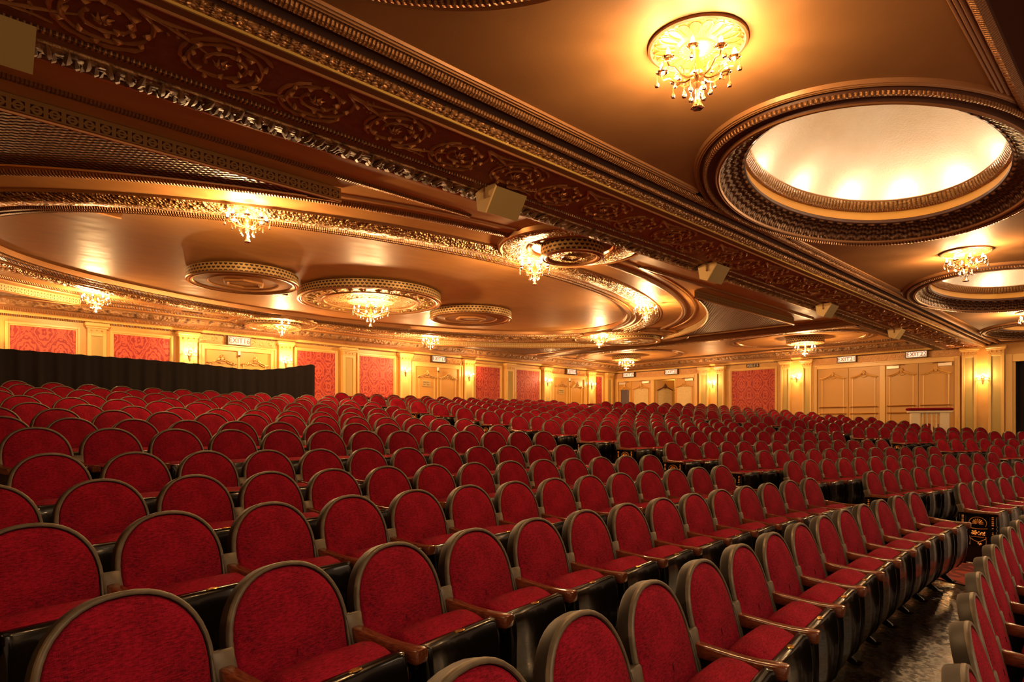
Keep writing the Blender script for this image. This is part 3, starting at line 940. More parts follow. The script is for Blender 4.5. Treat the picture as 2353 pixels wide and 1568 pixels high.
# -- front strip: three oval domes
OV = [(.34, 2.6, 1.95, -3.6, 3.91), (7.58, 2.6, 1.95, 3.91, 11.34), (15.0, 2.6, 1.95, 11.34, 18.6), (21.7, 2.1, 1.45, 18.6, WX)]
CY = 2.22
for i, (cx, ao, ai, x0, x1) in enumerate(OV):
    bi = 1.12
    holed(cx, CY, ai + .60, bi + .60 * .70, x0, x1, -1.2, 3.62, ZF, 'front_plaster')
    kb = .70
    root = struct(empty('trim_%d' % (4 + i), (0, 0, 0)))
    def rg(mat, prof, name='oval_moulding', **k):
        bb = MB(); bb.ring(cx, CY, ai, bi, [(o, E + z) for o, z in prof], 128, kb, **k)
        return bb.build(name, mat, root)
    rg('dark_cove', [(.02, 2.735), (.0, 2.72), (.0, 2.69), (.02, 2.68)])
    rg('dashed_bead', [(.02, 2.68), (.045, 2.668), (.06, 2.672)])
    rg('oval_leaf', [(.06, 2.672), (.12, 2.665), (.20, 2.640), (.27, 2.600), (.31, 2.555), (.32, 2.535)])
    rg('front_line', [(.32, 2.535), (.335, 2.515), (.35, 2.525), (.365, 2.512), (.38, 2.52)])
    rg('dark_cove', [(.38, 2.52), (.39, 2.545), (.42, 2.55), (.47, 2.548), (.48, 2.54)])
    rg('leaf_bead', [(.48, 2.54), (.495, 2.515), (.52, 2.515), (.535, 2.54)])
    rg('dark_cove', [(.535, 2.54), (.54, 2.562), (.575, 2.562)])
    rg('front_line', [(.575, 2.562), (.585, 2.55), (.595, 2.562), (.607, 2.55), (.62, 2.562), (.632, 2.555), (.645, ZF - E + .002)])
    # inside of the dome
    rg('amber_band', [(.02, 2.735), (.06, 2.845)], 'amber_drum')
    rg('leaf_bead', [(.06, 2.845), (.01, 2.85), (.0, 2.865), (.02, 2.875)])
    rg('gilt_inner', [(.02, 2.875), (.0, 2.89), (-.03, 2.92), (-.05, 2.95)])
    rg('gilt_line', [(-.05, 2.95), (-.06, 2.965), (-.04, 2.98)])
    rg('dark_cove', [(-.04, 2.98), (.02, 2.97), (.30, 2.95)])
    prof = [(.30, 2.95)]
    A_ = ai + .30
    for k in range(1, 13):
        t = PI / 2 * k / 12; prof.append(((A_ * math.cos(t) - ai), 2.95 + .80 * math.sin(t)))
    bb = MB(); rows = []
    for k in range(97):
        t = 2 * PI * k / 96
        rows.append([(cx + A_ * q * math.cos(t), CY + (bi + .22) * q * math.sin(t), E + z) for q, z in [((ai + o) / A_, z) for o, z in prof]])
    bb.grid(rows); bb.build('dome_shell', 'dome_plaster', root)
    nl = 14 if i in (1,) else 8
    for k in range(nl):
        t = 2 * PI * (k + .5) / nl
        point_light('cove_lamp', (cx + (ai + .11) * math.cos(t), CY + (bi + .08) * math.sin(t), E + 3.06), 3.4 if i == 1 else 4.5, .03, None, (1., .82, .58))

# -- mouldings along the beam, from the front panels back to the rear ceiling
beam = struct(empty('trim_9', (0, 0, 0)))
def run(mat, prof, x0=-7., x1=WX, name='beam_moulding', par=beam):
    b = MB(); b.extr([(y, E + z) for y, z in prof], x0, x1); return b.build(name, mat, par)
gaps = [(-7, -1.05), (1.40, 6.35), (8.82, 13.8), (16.2, 20.6)]
for x0, x1 in gaps:
    run('front_line', [(3.595, 2.585), (3.605, 2.568), (3.618, 2.578), (3.63, 2.562), (3.645, 2.574), (3.658, 2.56), (3.68, 2.575)], x0, x1)
    run('front_line', [(.965, 2.585), (.955, 2.568), (.942, 2.578), (.93, 2.562), (.915, 2.574), (.902, 2.56), (.88, 2.575)], x0, x1)
    for xe, sg in ((x0, -1), (x1, 1)):
        pass
run('leaf_bead', [(3.68, 2.575), (3.70, 2.54), (3.735, 2.525), (3.77, 2.55)])
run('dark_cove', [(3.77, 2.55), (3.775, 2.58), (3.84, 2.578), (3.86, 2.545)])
run('leaf_bead', [(3.86, 2.545), (3.875, 2.52), (3.905, 2.515), (3.925, 2.53)])
run('dark_cove', [(3.925, 2.53), (3.93, 2.56), (3.975, 2.555), (3.985, 2.53)])
run('tongue_band', [(3.985, 2.53), (4.0, 2.505), (4.06, 2.485)])
run('tan_line', [(4.06, 2.485), (4.07, 2.474), (4.084, 2.474)])
run('brown_band', [(4.084, 2.474), (4.155, 2.474)])
run('gilt_line', [(4.155, 2.474), (4.165, 2.462), (4.178, 2.462), (4.185, 2.480)])
run('soffit_red', [(4.185, 2.490), (4.895, 2.490)], name='soffit_frieze')
run('dentil_bead', [(4.895, 2.490), (4.90, 2.468), (4.935, 2.468), (4.94, 2.48)])
run('brown_band', [(4.94, 2.474), (5.02, 2.474), (5.025, 2.485)])
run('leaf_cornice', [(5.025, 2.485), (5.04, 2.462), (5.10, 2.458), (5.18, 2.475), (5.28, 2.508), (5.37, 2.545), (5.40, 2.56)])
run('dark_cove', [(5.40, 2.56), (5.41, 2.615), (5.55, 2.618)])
run('gilt_line', [(5.55, 2.618), (5.565, 2.600), (5.59, 2.600), (5.60, 2.62)])
run('brown_band', [(5.60, 2.62), (5.70, 2.75), (5.9, 2.851)])
run('leaf_bead', [(.88, 2.575), (.86, 2.54), (.83, 2.525), (.79, 2.55)])
run('dark_cove', [(.79, 2.55), (.785, 2.58), (.60, 2.578), (.58, 2.545)])
run('leaf_bead', [(.58, 2.545), (.56, 2.52), (.52, 2.515), (.50, 2.53)])
run('dark_cove', [(.50, 2.53), (.49, 2.56), (.2, 2.56), (-.2, 2.50)])
b = MB()                                                         # acanthus leaves standing along the cornice
x = -2.6
while x < 23.6:
    st = .115 if x < 12 else .17
    for q, (y0, z0, y1, z1, r_) in enumerate(((5.045, 2.462, 5.20, 2.468, .026), (5.14, 2.468, 5.30, 2.500, .028), (5.25, 2.500, 5.39, 2.540, .024))):
        xo = x + (q % 2) * st * .5 + random.uniform(-.01, .01)
        w = random.uniform(-.03, .05)
        b.tube([(xo, y0, E + z0), (xo + w * .5, (y0 + y1) / 2, E + (z0 + z1) / 2 - .012), (xo + w, y1 - .02, E + z1 - .016), (xo + w * 1.4, y1, E + z1)], [.008, r_, r_ * .8, .006], 5)
    x += st
b.build('cornice_leaves', 'leaf_cornice', beam, ang=20)
# the running scroll in relief on the soffit
b = MB()
zs = E + 2.487
for k in range(-6, 32):
    cx = 1.64 + .70 * k; cy = 4.535; sg = 1 if k % 2 else -1
    if cx > 23.6 or cx < -2.5: continue
    def P(r, t): return (cx + r * math.cos(t), cy + sg * r * math.sin(t), zs)
    N = 44 if cx < 12 else 24
    pts = [P(.285 - .185 * q / N, -.35 * PI + 3.5 * PI * q / N) for q in range(N + 1)]
    b.tube(pts, [.015 + .005 * math.sin(q * 2.2) for q in range(N + 1)], 5, flat=1.)
    b.tube([P(.335 - .10 * q / 20, .2 * PI + 1.1 * PI * q / 20) for q in range(21)], [.006 + .014 * abs(math.sin(q * 1.3)) for q in range(21)], 5)
    for q in range(2, N - 8, 2):                                 # small leaves on the stem
        t = -.35 * PI + 3.5 * PI * q / N; r = .285 - .185 * q / N
        p0 = P(r, t); s2 = 1 if (q // 2) % 2 else -1
        p1 = P(r + .045 * s2, t + .22)
        b.tube([p0, ((p0[0] + p1[0]) / 2, (p0[1] + p1[1]) / 2, zs - .012), p1], [.008, .021, .005], 5)
    for q in range(7):                                           # rosette
        a = 2 * PI * q / 7; b.tube([(cx, cy, zs - .004), (cx + .03 * math.cos(a), cy + .03 * math.sin(a), zs - .016), (cx + .062 * math.cos(a + .5), cy + .062 * math.sin(a + .5), zs)], [.006, .012, .004], 5)
    b.ball((cx, cy, zs - .006), .017, 6, 4)
    # connecting stem with a calyx
    x0, y0, _ = P(.285, -.35 * PI)
    for w_ in (0, 1):
        pts = []
        for q in range(9):
            t = q / 8; pts.append((x0 + (.36 + .1 * w_) * t, y0 + sg * (.03 + .0 * w_) * math.sin(PI * t) - sg * (-.20 if w_ else .01) * t * t, zs))
        b.tube(pts, [.014, .024, .018, .014, .018, .014, .011, .011, .007], 5)
    for q in range(9):
        b.ball((cx + .35 + random.uniform(-.07, .07), cy - sg * random.uniform(.10, .27), zs), random.uniform(.008, .016), 5, 3)
b.build('relief_scroll', 'scroll_gilt', beam)

# -- rear ceiling with its great oval
OX, OY, OA, OB = 7.9, 11.94, 7.63, 4.36
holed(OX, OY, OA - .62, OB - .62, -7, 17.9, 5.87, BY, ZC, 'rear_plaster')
b = MB(); b.box(17.9, WX, 4.8, BY, ZC, ZC + .05); b.build('plaster_field', 'rear_plaster', ceiling, smooth=False)
oval = struct(empty('trim_10', (0, 0, 0)))
def og_(mat, prof, name='oval_moulding', cx=OX, cy=OY, a=OA, b_=OB, par=oval, n=160, **k):
    bb = MB(); bb.ring(cx, cy, a, b_, [(o, E + z) for o, z in prof], n, 1., **k); return bb.build(name, mat, par)
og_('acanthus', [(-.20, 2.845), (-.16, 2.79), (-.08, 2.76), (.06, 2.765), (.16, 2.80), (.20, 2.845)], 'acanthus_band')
og_('gilt_line', [(.20, 2.851), (.215, 2.825), (.24, 2.82), (.255, 2.851)])
og_('gilt_line', [(-.19, 2.84), (-.21, 2.815), (-.24, 2.815), (-.25, 2.845)])
og_('rear_plaster', [(-.25, 2.845), (-.36, 2.85)])
og_('dentil_bead', [(-.36, 2.85), (-.37, 2.815), (-.40, 2.81), (-.42, 2.85)])
og_('brown_band', [(-.42, 2.85), (-.43, 2.87), (-.50, 2.87)])
og_('dentil_bead', [(-.50, 2.87), (-.51, 2.83), (-.545, 2.825), (-.56, 2.87)])
og_('gilt_line', [(-.56, 2.87), (-.60, 2.875), (-.61, 2.85), (-.63, 2.85), (-.64, 2.94)])
bb = MB(); pts = [(OX + (OA - .60) * math.cos(2 * PI * k / 120), OY + (OB - .60) * math.sin(2 * PI * k / 120), E + 2.94) for k in range(120)]
bb.poly(pts); bb.build('oval_field', 'rear_plaster', ceiling, smooth=False)
og_('leaf_bead', [(.74, 2.851), (.76, 2.81), (.80, 2.80), (.83, 2.81), (.86, 2.851)])
og_('gilt_line', [(1.04, 2.851), (1.05, 2.83), (1.08, 2.83), (1.09, 2.851)])
straights = struct(empty('trim_11', (0, 0, 0)))
for x0, x1 in ((-7, 5.9), (9.5, 17.6)):
    run('leaf_bead', [(6.54, 2.851), (6.56, 2.82), (6.60, 2.82), (6.62, 2.851)], x0, x1 - .3, par=straights)
run('dentil_bead', [(16.75, 2.851), (16.77, 2.82), (16.8, 2.82), (16.82, 2.851)], -7, 5.6, par=straights)
run('dentil_bead', [(16.75, 2.851), (16.77, 2.82), (16.8, 2.82), (16.82, 2.851)], 9.2, 17.6, par=straights)
# band between the rear ceiling and the side bay
def runy(mat, prof, y0, y1, par=straights):
    b = MB(); b.extr([(x, E + z) for x, z in prof], y0, y1, 'y'); b.build('cross_moulding', mat, par)
runy('gilt_line', [(17.75, 2.851), (17.78, 2.81), (17.83, 2.81), (17.86, 2.83)], 5.87, BY)
runy('leaf_bead', [(17.86, 2.83), (17.92, 2.79), (18.02, 2.76), (18.08, 2.74)], 5.87, BY)
runy('brown_band', [(18.08, 2.74), (18.25, 2.735), (18.27, 2.72)], 5.87, BY)
runy('acanthus', [(18.27, 2.72), (18.34, 2.70), (18.55, 2.70), (18.62, 2.72)], 5.87, BY)
runy('brown_band', [(18.62, 2.72), (18.64, 2.75), (18.78, 2.76)], 5.87, BY)
runy('dentil_bead', [(18.78, 2.76), (18.82, 2.75), (18.86, 2.77), (18.9, 2.851)], 5.87, BY)
# side bay outlines
side_bay = struct(empty('trim_12', (0, 0, 0)))
for cy in (8.4, 15.0):
    og_('gilt_line', [(0, 2.851), (.02, 2.82), (.05, 2.83), (.08, 2.82), (.10, 2.851)], cx=20.95, cy=cy, a=1.45, b_=1.9, par=side_bay, n=80)
    og_('leaf_bead', [(.16, 2.851), (.2, 2.81), (.3, 2.81), (.34, 2.851)], cx=20.95, cy=cy, a=1.45, b_=1.9, par=side_bay, n=80)
for x0 in (19.1, 23.0):
    b = MB(); b.extr([(x0, E + 2.851), (x0 + .02, E + 2.82), (x0 + .06, E + 2.82), (x0 + .08, E + 2.851)], 6.2, 17.0, 'y'); b.build('panel_line', 'dentil_bead', side_bay)
b = MB(); b.extr([(6.15, E + 2.851), (6.17, E + 2.81), (6.22, E + 2.81), (6.25, E + 2.851)], 19.1, 23.08); b.build('panel_line', 'dentil_bead', side_bay)
# rings round the diffusers that sit on the oval
for cx, cy, R_ in ((7.67, 6.56, 1.12), (16.75, 11.9, 1.72), (7.45, 16.85, 1.12)):
    k = R_ / 1.12
    og_('gilt_line', [(-.03, 2.80), (.0, 2.775), (.03, 2.79), (.05, 2.85)], cx=cx, cy=cy, a=R_, b_=R_, n=72)
    og_('acanthus', [(-.40 * k, 2.815), (-.34 * k, 2.775), (-.12 * k, 2.77), (-.03, 2.80)], 'acanthus_band', cx=cx, cy=cy, a=R_, b_=R_, n=72)
    og_('gilt_line', [(-.50 * k, 2.84), (-.48 * k, 2.80), (-.45 * k, 2.82), (-.43 * k, 2.80), (-.40 * k, 2.815)], cx=cx, cy=cy, a=R_, b_=R_, n=72)
    bb = MB(); bb.lathe([(.001, 2.83), (R_ - .48 * k, 2.83)], 48, (cx, cy, E)); bb.build('ring_field', 'brown_band', oval)

# ---------------------------------------------------------------- diffusers hung below the ceiling
def diffuser(x, y, r, zu, hgt, label, style='hex', cat='ceiling diffuser'):
    t = empty('ceiling_diffuser', (x, y, E + zu), 0, label, cat, 'round perforated ceiling diffusers')
    b = MB(); b.ring(0, 0, r, r, [(0, hgt), (0, .0)], 96); b.grid([[((r - .02) * math.cos(2 * PI * k / 96), (r - .02) * math.sin(2 * PI * k / 96), z) for z in (0, hgt)] for k in range(97)])
    b.build('perforated_rim', 'perforated_rim', t)
    b = MB(); b.ring(0, 0, r, r, [(0, .012), (.012, .0), (.006, -.016), (-.03, -.022), (-.05, -.010), (-.07, -.022), (-.10, -.016), (-.115, .004)], 96)
    b.build('rim_moulding', 'gilt_line', t)
    if style == 'hex':
        b = MB(); b.lathe([(.001, .012), (r * .62, .012), (r * .64, -.004), (r * .66, .006), (r - .11, .004)], 72); b.build('underside', 'rear_plaster', t)
        b = MB(); rows = []
        for q, z in ((.42, .012), (.40, -.02), (.34, -.03), (.30, -.012), (.25, -.012), (.001, -.012)):
            rows.append([(r * q * math.cos(PI / 3 * k + .2), r * q * .8 * math.sin(PI / 3 * k + .2), z) for k in range(7)])
        b.grid(rows); b.build('hexagonal_plate', 'rear_plaster', t, ang=20)
    else:
        b = MB(); b.lathe([(.001, .0), (r * .30, .0), (r * .32, -.016), (r * .34, .004), (r - .11, .004)], 72); b.build('underside', 'gilt_carving' if style == 'rich' else 'acanthus', t)
        if style == 'rich':
            b = MB(); b.ring(0, 0, r * .66, r * .66, [(-.03, .004), (-.02, -.016), (.02, -.016), (.03, .004)], 72); b.build('inner_ring', 'gilt_line', t)
            b = MB()
            for k in range(28):
                a = 2 * PI * k / 28; cx, cy = r * .80 * math.cos(a), r * .80 * math.sin(a); sg = 1 if k % 2 else -1
                b.tube([(cx + (.10 - .016 * q * .5) * math.cos(a + q * .55 * sg), cy + (.10 - .016 * q * .5) * math.sin(a + q * .55 * sg), -.004) for q in range(12)], .012, 5, caps=False)
                b.tube([(cx, cy, .0), (cx + .05 * math.cos(a * 3), cy + .05 * math.sin(a * 3), -.02)], [.012, .02], 5)
            b.build('scroll_relief', 'gilt_carving', t)
    return t
diffuser(4.83, 12.24, .98, 2.73, .16, 'large plain round diffuser with hexagonal centre, left of the carved medallion')
diffuser(7.51, 12.13, 1.51, 2.73, .16, 'largest round diffuser, richly carved in gold, carrying the central chandelier', 'rich')
diffuser(10.50, 12.30, 1.02, 2.73, .16, 'plain round diffuser with hexagonal centre, right of the carved medallion')
diffuser(7.67, 6.56, .49, 2.66, .17, 'small round diffuser with carved underside beside the beam, nearest to the camera', 'carved')
diffuser(16.75, 11.9, .90, 2.70, .15, 'round diffuser with carved underside at the right end of the oval', 'carved')
diffuser(7.45, 16.85, .72, 2.70, .15, 'round diffuser near the rear wall above the draped doors', 'carved')
diffuser(20.8, 8.15, .56, 2.68, .17, 'small round diffuser holding the chandelier before exit 21', 'rich')
diffuser(20.8, 15.0, .56, 2.68, .17, 'small round diffuser holding the chandelier before the lobby doors', 'rich')


def grille(curve, corner_pts, label):
    """a dropped vent: polygon seen from below, with a fretwork edge"""
    t = empty('ceiling_grille', (0, 0, 0), 0, label, 'ceiling grille', 'dropped corner ceiling grilles')
    poly = curve + corner_pts
    area = sum(poly[i][0] * poly[(i + 1) % len(poly)][1] - poly[(i + 1) % len(poly)][0] * poly[i][1] for i in range(len(poly)))
    if area < 0: poly = poly[::-1]
    b = MB(); b.poly([(x, y, E + 2.70) for x, y in poly]); b.build('woven_panel', 'basket_weave', t, smooth=False)
    b = MB(); P_ = poly + [poly[0]]
    us = [0.]
    for p, q in zip(P_[:-1], P_[1:]): us.append(us[-1] + math.hypot(q[0] - p[0], q[1] - p[1]))
    b.grid([[(x, y, E + z) for z in (2.69, 2.845)] for x, y in P_], uvs=(us, [0, .155]))
    b.build('fretwork_edge', 'key_fretwork', t, ang=30)
    b = MB(); b.tube([(x, y, E + 2.69) for x, y in poly], .018, 6, close=True); b.build('edge_bead', 'gilt_line', t)


def ell_arc(t0, t1, da, db, n=20):
    return [(OX + (OA + da) * math.cos(t0 + (t1 - t0) * k / n), OY + (OB + db) * math.sin(t0 + (t1 - t0) * k / n)) for k in range(n + 1)]
qb = OB + 1.25; qa = OA + 1.55
t_a = math.asin((OY - 6.9) / qb); xa = OX + qa * math.cos(t_a)
t_b = math.acos(min(1, (16.9 - OX) / qa))
grille(ell_arc(-t_a, -t_b, 1.55, 1.25), [(16.9, 6.9)], 'brown woven grille with fretwork edge at the right corner beside the beam')
grille(ell_arc(-PI + t_a, -PI + t_b, 1.55, 1.25), [(OX * 2 - 16.9, 6.9)], 'brown woven grille with long fretwork edge at the top left beside the beam')
t_c = math.asin((16.7 - OY) / qb)
grille(ell_arc(t_c, t_b, 1.55, 1.25), [(16.9, 16.7)], 'woven grille by the rear wall between exits 17 and 18')
grille(ell_arc(PI - t_c, PI - t_b, 1.55, 1.25), [(OX * 2 - 16.9, 16.7)], 'woven grille by the rear wall at the far left edge')

# small access hatch and vents
t = MB(); t.slab([(1.55, 10.1), (2.35, 10.25), (2.28, 10.75), (1.48, 10.6)], E + 2.915, E + 2.935)
tag(t.build('access_hatch', 'rear_plaster', ang=20), 'flat rectangular access hatch in the oval ceiling at the left edge', 'hatch')
for x, y, w_, lab in ((9.6, 5.42, .55, 'dark slot vent in the leaf cornice behind the first disc'), (23.2, 5.5, .35, 'small dark slot vent beside the beam above exit 22'), (5.95, 13.6, .38, 'thin dark slot beside the carved medallion rim')):
    b = MB(); z = E + (2.59 if y < 6 else 2.92); b.box(x, x + w_, y, y + .07, z, z + .05)
    tag(b.build('slot_vent', 'ink', smooth=False), lab, 'vent')

# ---------------------------------------------------------------- speakers under the beam
def speaker(x, y, label):
    t = empty('wedge_speaker', (x, y, ZS), 0, label, 'speaker', 'wedge speakers along the beam')
    tri = [(-.13, -.012), (.13, -.03), (.11, -.20), (.02, -.245)]
    b = MB(); rows = [[(xx, yy, zz) for yy, zz in tri] + [(xx, *tri[0])] for xx in (0, .46)]
    b.grid(rows); b.poly([(0, yy, zz) for yy, zz in tri]); b.poly([(.46, yy, zz) for yy, zz in tri][::-1])
    b.build('cabinet', 'speaker_paint', t, ang=20)
    pl = [(-.14, -.0), (-.155, -.03), (-.0, -.262), (.12, -.215), (.15, -.03), (.05, -.0)]
    b = MB(); b0 = 0
    b.v += [(-.02, yy, zz) for yy, zz in pl] + [(0, yy, zz) for yy, zz in pl]
    n = len(pl); b.quad_uv(range(n)); b.quad_uv(range(2 * n - 1, n - 1, -1))
    for k in range(n): b.quad_uv([k, n + k, n + (k + 1) % n, (k + 1) % n])
    pt = b.build('end_plate', 'speaker_plate', t, ang=20)
    b = MB(); b.box(-.032, -.02, -.015, .015, -.12, .0, .003); b.ball((-.032, 0, -.11), .012); b.build('hanging_bracket', 'brown_band', pt)
for x, y, lab in ((.2, 5.0, 'cream wedge speaker under the beam, cut by the left edge'), (4.42, 4.93, 'cream wedge speaker under the beam, second from the left'), (8.85, 4.9, 'cream wedge speaker under the beam, middle of the five'), (13.35, 4.87, 'small cream wedge speaker under the beam, second from the right'), (17.9, 4.85, 'smallest cream wedge speaker under the beam, before exit 22')):
    speaker(x, y, lab)

# ---------------------------------------------------------------- chandeliers
def drop_mesh(L, r, name):
    b = MB(); b.lathe([(.0005, 0), (.003, -.004), (.0035, -L * .45), (r * .7, -L * .65), (r, -L * .82), (r * .8, -L * .95), (.0005, -L)], 10)
    return b.mesh(name, 'clear_crystal')
DROP = drop_mesh(.085, .017, 'crystal_drop'); DROP_S = drop_mesh(.055, .011, 'crystal_drop')
b = MB(); b.lathe([(.0005, 0), (.016, -.006), (.018, -.03), (.014, -.045), (.020, -.08), (.034, -.115), (.042, -.128), (.036, -.133), (.0005, -.12)], 16, wob=lambda a, z: 1 + (.12 * math.cos(a * 6) if z < -.1 else 0))
PEND = b.mesh('bell_pendant', 'clear_crystal')
b = MB(); b.lathe([(.0005, -.004), (.012, .0), (.015, .02), (.011, .045), (.0005, .062)], 12)
BULB = b.mesh('bulb', 'glow_bulb')
b = MB(); b.lathe([(.0005, .0), (.012, -.004), (.030, .003), (.042, .014), (.044, .017), (.040, .016), (.012, .008), (.0005, .01)], 18)
CUP = b.mesh('candle_cup', 'clear_crystal')


def chandelier(x, y, z, label, nb=8, R=.235, hs=1., rose='canopy', power=60., lights=2, zb=-.16):
    t = empty('crystal_chandelier', (x, y, z), 0, label, 'chandelier', 'crystal chandeliers')
    def part(name, me, loc=(0, 0, 0), par=t, rz=0.):
        o = bpy.data.objects.new(name, me); C.objects.link(o); o.parent = par; o.location = loc; o.rotation_euler = (0, 0, rz); return o
    if rose == 'petals':
        b = MB(); b.ring(0, 0, .315, .315, [(.012, .0), (.010, -.02), (-.006, -.026), (-.018, -.016), (-.03, -.008)], 72)
        b.build('rose_rim', 'brown_band', t)
        b = MB(); b.lathe([(.30, -.008), (.24, -.016), (.15, -.020), (.13, -.034), (.09, -.04), (.001, -.045)], 60); r0 = b.build('ceiling_rose', 'rose_gilt', t)
        b = MB()
        for k in range(20):
            a = 2 * PI * (k + .5) / 20
            pts = [(r * math.cos(a + w), r * math.sin(a + w), zz) for r, w, zz in ((.15, -.10, -.026), (.20, -.145, -.024), (.25, -.13, -.022), (.277, -.06, -.020), (.283, 0, -.020), (.277, .06, -.020), (.25, .13, -.022), (.20, .145, -.024), (.15, .10, -.026))]
            b.tube(pts, .0045, 5)
            b.ball((.292 * math.cos(a + PI / 20), .292 * math.sin(a + PI / 20), -.014), .012, 6, 4)
        for k in range(28):
            a = 2 * PI * k / 28; b.ball((.115 * math.cos(a), .115 * math.sin(a), -.036), .013, 6, 4)
        b.build('petal_relief', 'rose_gilt', r0)
    else:
        b = MB(); b.lathe([(.10, .0), (.095, -.012), (.07, -.018), (.05, -.035), (.03, -.045), (.001, -.05)], 24, wob=lambda a, zz: 1 + .06 * math.cos(8 * a)); b.build('canopy', 'rose_gilt', t)
    b = MB()                                                     # centre body
    b.lathe([(.014, -.03), (.010, -.10 * hs), (.022, -.13 * hs), (.040, -.17 * hs), (.055, -.20 * hs), (.045, -.235 * hs), (.020, -.26 * hs), (.026, -.275 * hs), (.012, -.30 * hs), (.001, -.31 * hs)], 16, wob=lambda a, zz: 1 + .10 * math.cos(8 * a))
    b.build('centre_stem', 'chandelier_bronze', t)
    am = None
    for k in range(nb):
        a = 2 * PI * (k + .5) / nb
        if am is None:
            b = MB(); zh = -.22 * hs
            pts = [(.035, 0, zh), (.08, 0, zh - .02), (.13, 0, zh - .012), (R - .05, 0, zh + .03), (R - .01, 0, zb - .035), (R, 0, zb - .012)]
            b.tube(pts, [.010, .009, .008, .008, .007, .008], 6)
            b.tube([(.10, 0, zh - .015), (.11, 0, zh + .03), (.14, 0, zh + .045), (.155, 0, zh + .02), (.14, 0, zh + .005)], .0055, 5)
            b.lathe([(.001, zb - .004), (.017, zb), (.019, zb + .02), (.001, zb + .022)], 10, (R, 0, 0))
            am = b.mesh('arm', 'chandelier_bronze')
        o = part('arm', am, rz=a)
        part('candle_cup', CUP, (R, 0, zb), o)
        part('bulb', BULB, (R, 0, zb + .022), o)
        part('crystal_drop', DROP, (R + .035, 0, zb + .004), o)
        part('crystal_drop', DROP_S, (R * .62, 0, -.215 * hs), o)
    for k in range(6):
        a = 2 * PI * k / 6
        part('crystal_drop', DROP, (.085 * math.cos(a), .085 * math.sin(a), -.27 * hs))
    part('bell_pendant', PEND, (0, 0, -.305 * hs))
    for k in range(lights):
        a = 2 * PI * (k + .25) / lights
        zl, rl = (zb - .05, R * .95) if rose == 'petals' else (zb - .15, R * .62)
        point_light('lamp_light', (rl * math.cos(a), rl * math.sin(a), zl), power / lights, .05, t)
    return t
PW = 135
CH = [(3.91, 2.24, ZF, 'large chandelier under a petalled gold rose, top of the picture left of the oval dome', dict(rose='petals', power=PW * .72, lights=4)),
      (11.34, 2.14, ZF, 'chandelier under a gold rose between the first and second oval domes', dict(rose='petals', power=PW * .72, lights=2)),
      (18.3, 2.2, ZF, 'small chandelier at the right edge beyond the second oval dome', dict(rose='petals', power=PW * .7, lights=1)),
      (3.36, 8.4, ZC, 'chandelier on the oval moulding at upper left, above the left disc', {}),
      (7.83, 7.52, ZC, 'chandelier on the oval moulding touching the small nearest disc', {}),
      (12.38, 8.39, ZC, 'chandelier on the right curve of the oval, left of the corner grille', {}),
      (3.13, 15.75, ZC, 'chandelier on the far side of the oval above the left red panels', {}),
      (7.44, 16.35, ZC, 'chandelier at the far middle of the oval above the exit 16 sign', {}),
      (12.1, 16.1, ZC, 'chandelier on the far side of the oval above the exit 17 doors', {}),
      (15.4, 12.1, ZC, 'chandelier at the right end of the oval in front of a disc', {}),
      (7.51, 12.13, E + 2.73, 'central chandelier with twelve lamps under the carved gold medallion', dict(nb=12, R=.355, hs=1.35, zb=-.20, power=PW * 1.3, lights=3)),
      (20.8, 15.0, E + 2.68, 'small chandelier below a disc in front of the lobby doors', dict(R=.28, power=PW * .8)),
      (20.8, 8.15, E + 2.68, 'small chandelier below a disc in front of the exit 21 doors', dict(R=.28, power=PW * .8))]
for x, y, z, lab, kw in CH:
    kw.setdefault('power', PW); kw.setdefault('lights', 2)
    chandelier(x, y, z, lab, **kw)
for x, y in ((-3.5, 2.2),):
    point_light('lamp_light', (x, y, ZF - .2), PW * .5, .08)

# ---------------------------------------------------------------- wall sconces
def sconce(F_, a, z, label, power=31.):
    p = F_.p(a, z, .155 if F_.w == 'rear' else .065)
    t = empty('wall_sconce', p, F_.rz(), label, 'wall lamp', 'crystal wall sconces')
    b = MB(); b.lathe([(.001, .10), (.02, .095), (.035, .04), (.045, -.02), (.035, -.08), (.018, -.13), (.022, -.15), (.008, -.19), (.001, -.20)], 14, (0, -.005, 0), 1, .5); b.build('backplate', 'chandelier_bronze', t)
    b = MB(); b.tube([(.0 + .055 * math.cos(q), -.06, .09 + .075 * math.sin(q)) for q in [PI * k / 10 for k in range(11)]], .006, 6); b.build('crystal_arch', 'clear_crystal', t)
    for sg in (-1, 1):
        b = MB(); b.tube([(0, -.02, -.06), (sg * .05, -.10, -.075), (sg * .10, -.11, -.03), (sg * .10, -.11, .0)], .007, 6); o = b.build('arm', 'chandelier_bronze', t)
        for me, nm, loc in ((CUP, 'candle_cup', (sg * .10, -.11, .0)), (BULB, 'bulb', (sg * .10, -.11, .022)), (DROP, 'crystal_drop', (sg * .135, -.11, .0)), (DROP, 'crystal_drop', (sg * .065, -.13, .0)), (DROP, 'crystal_drop', (sg * .10, -.15, .0))):
            q = bpy.data.objects.new(nm, me); C.objects.link(q); q.parent = o; q.location = loc
    for k in (-1, 0, 1):
        q = bpy.data.objects.new('crystal_drop', DROP); C.objects.link(q); q.parent = t; q.location = (.03 * k, -.07, .07)
    point_light('lamp_light', (0, -.20, .06), power, .04, t)
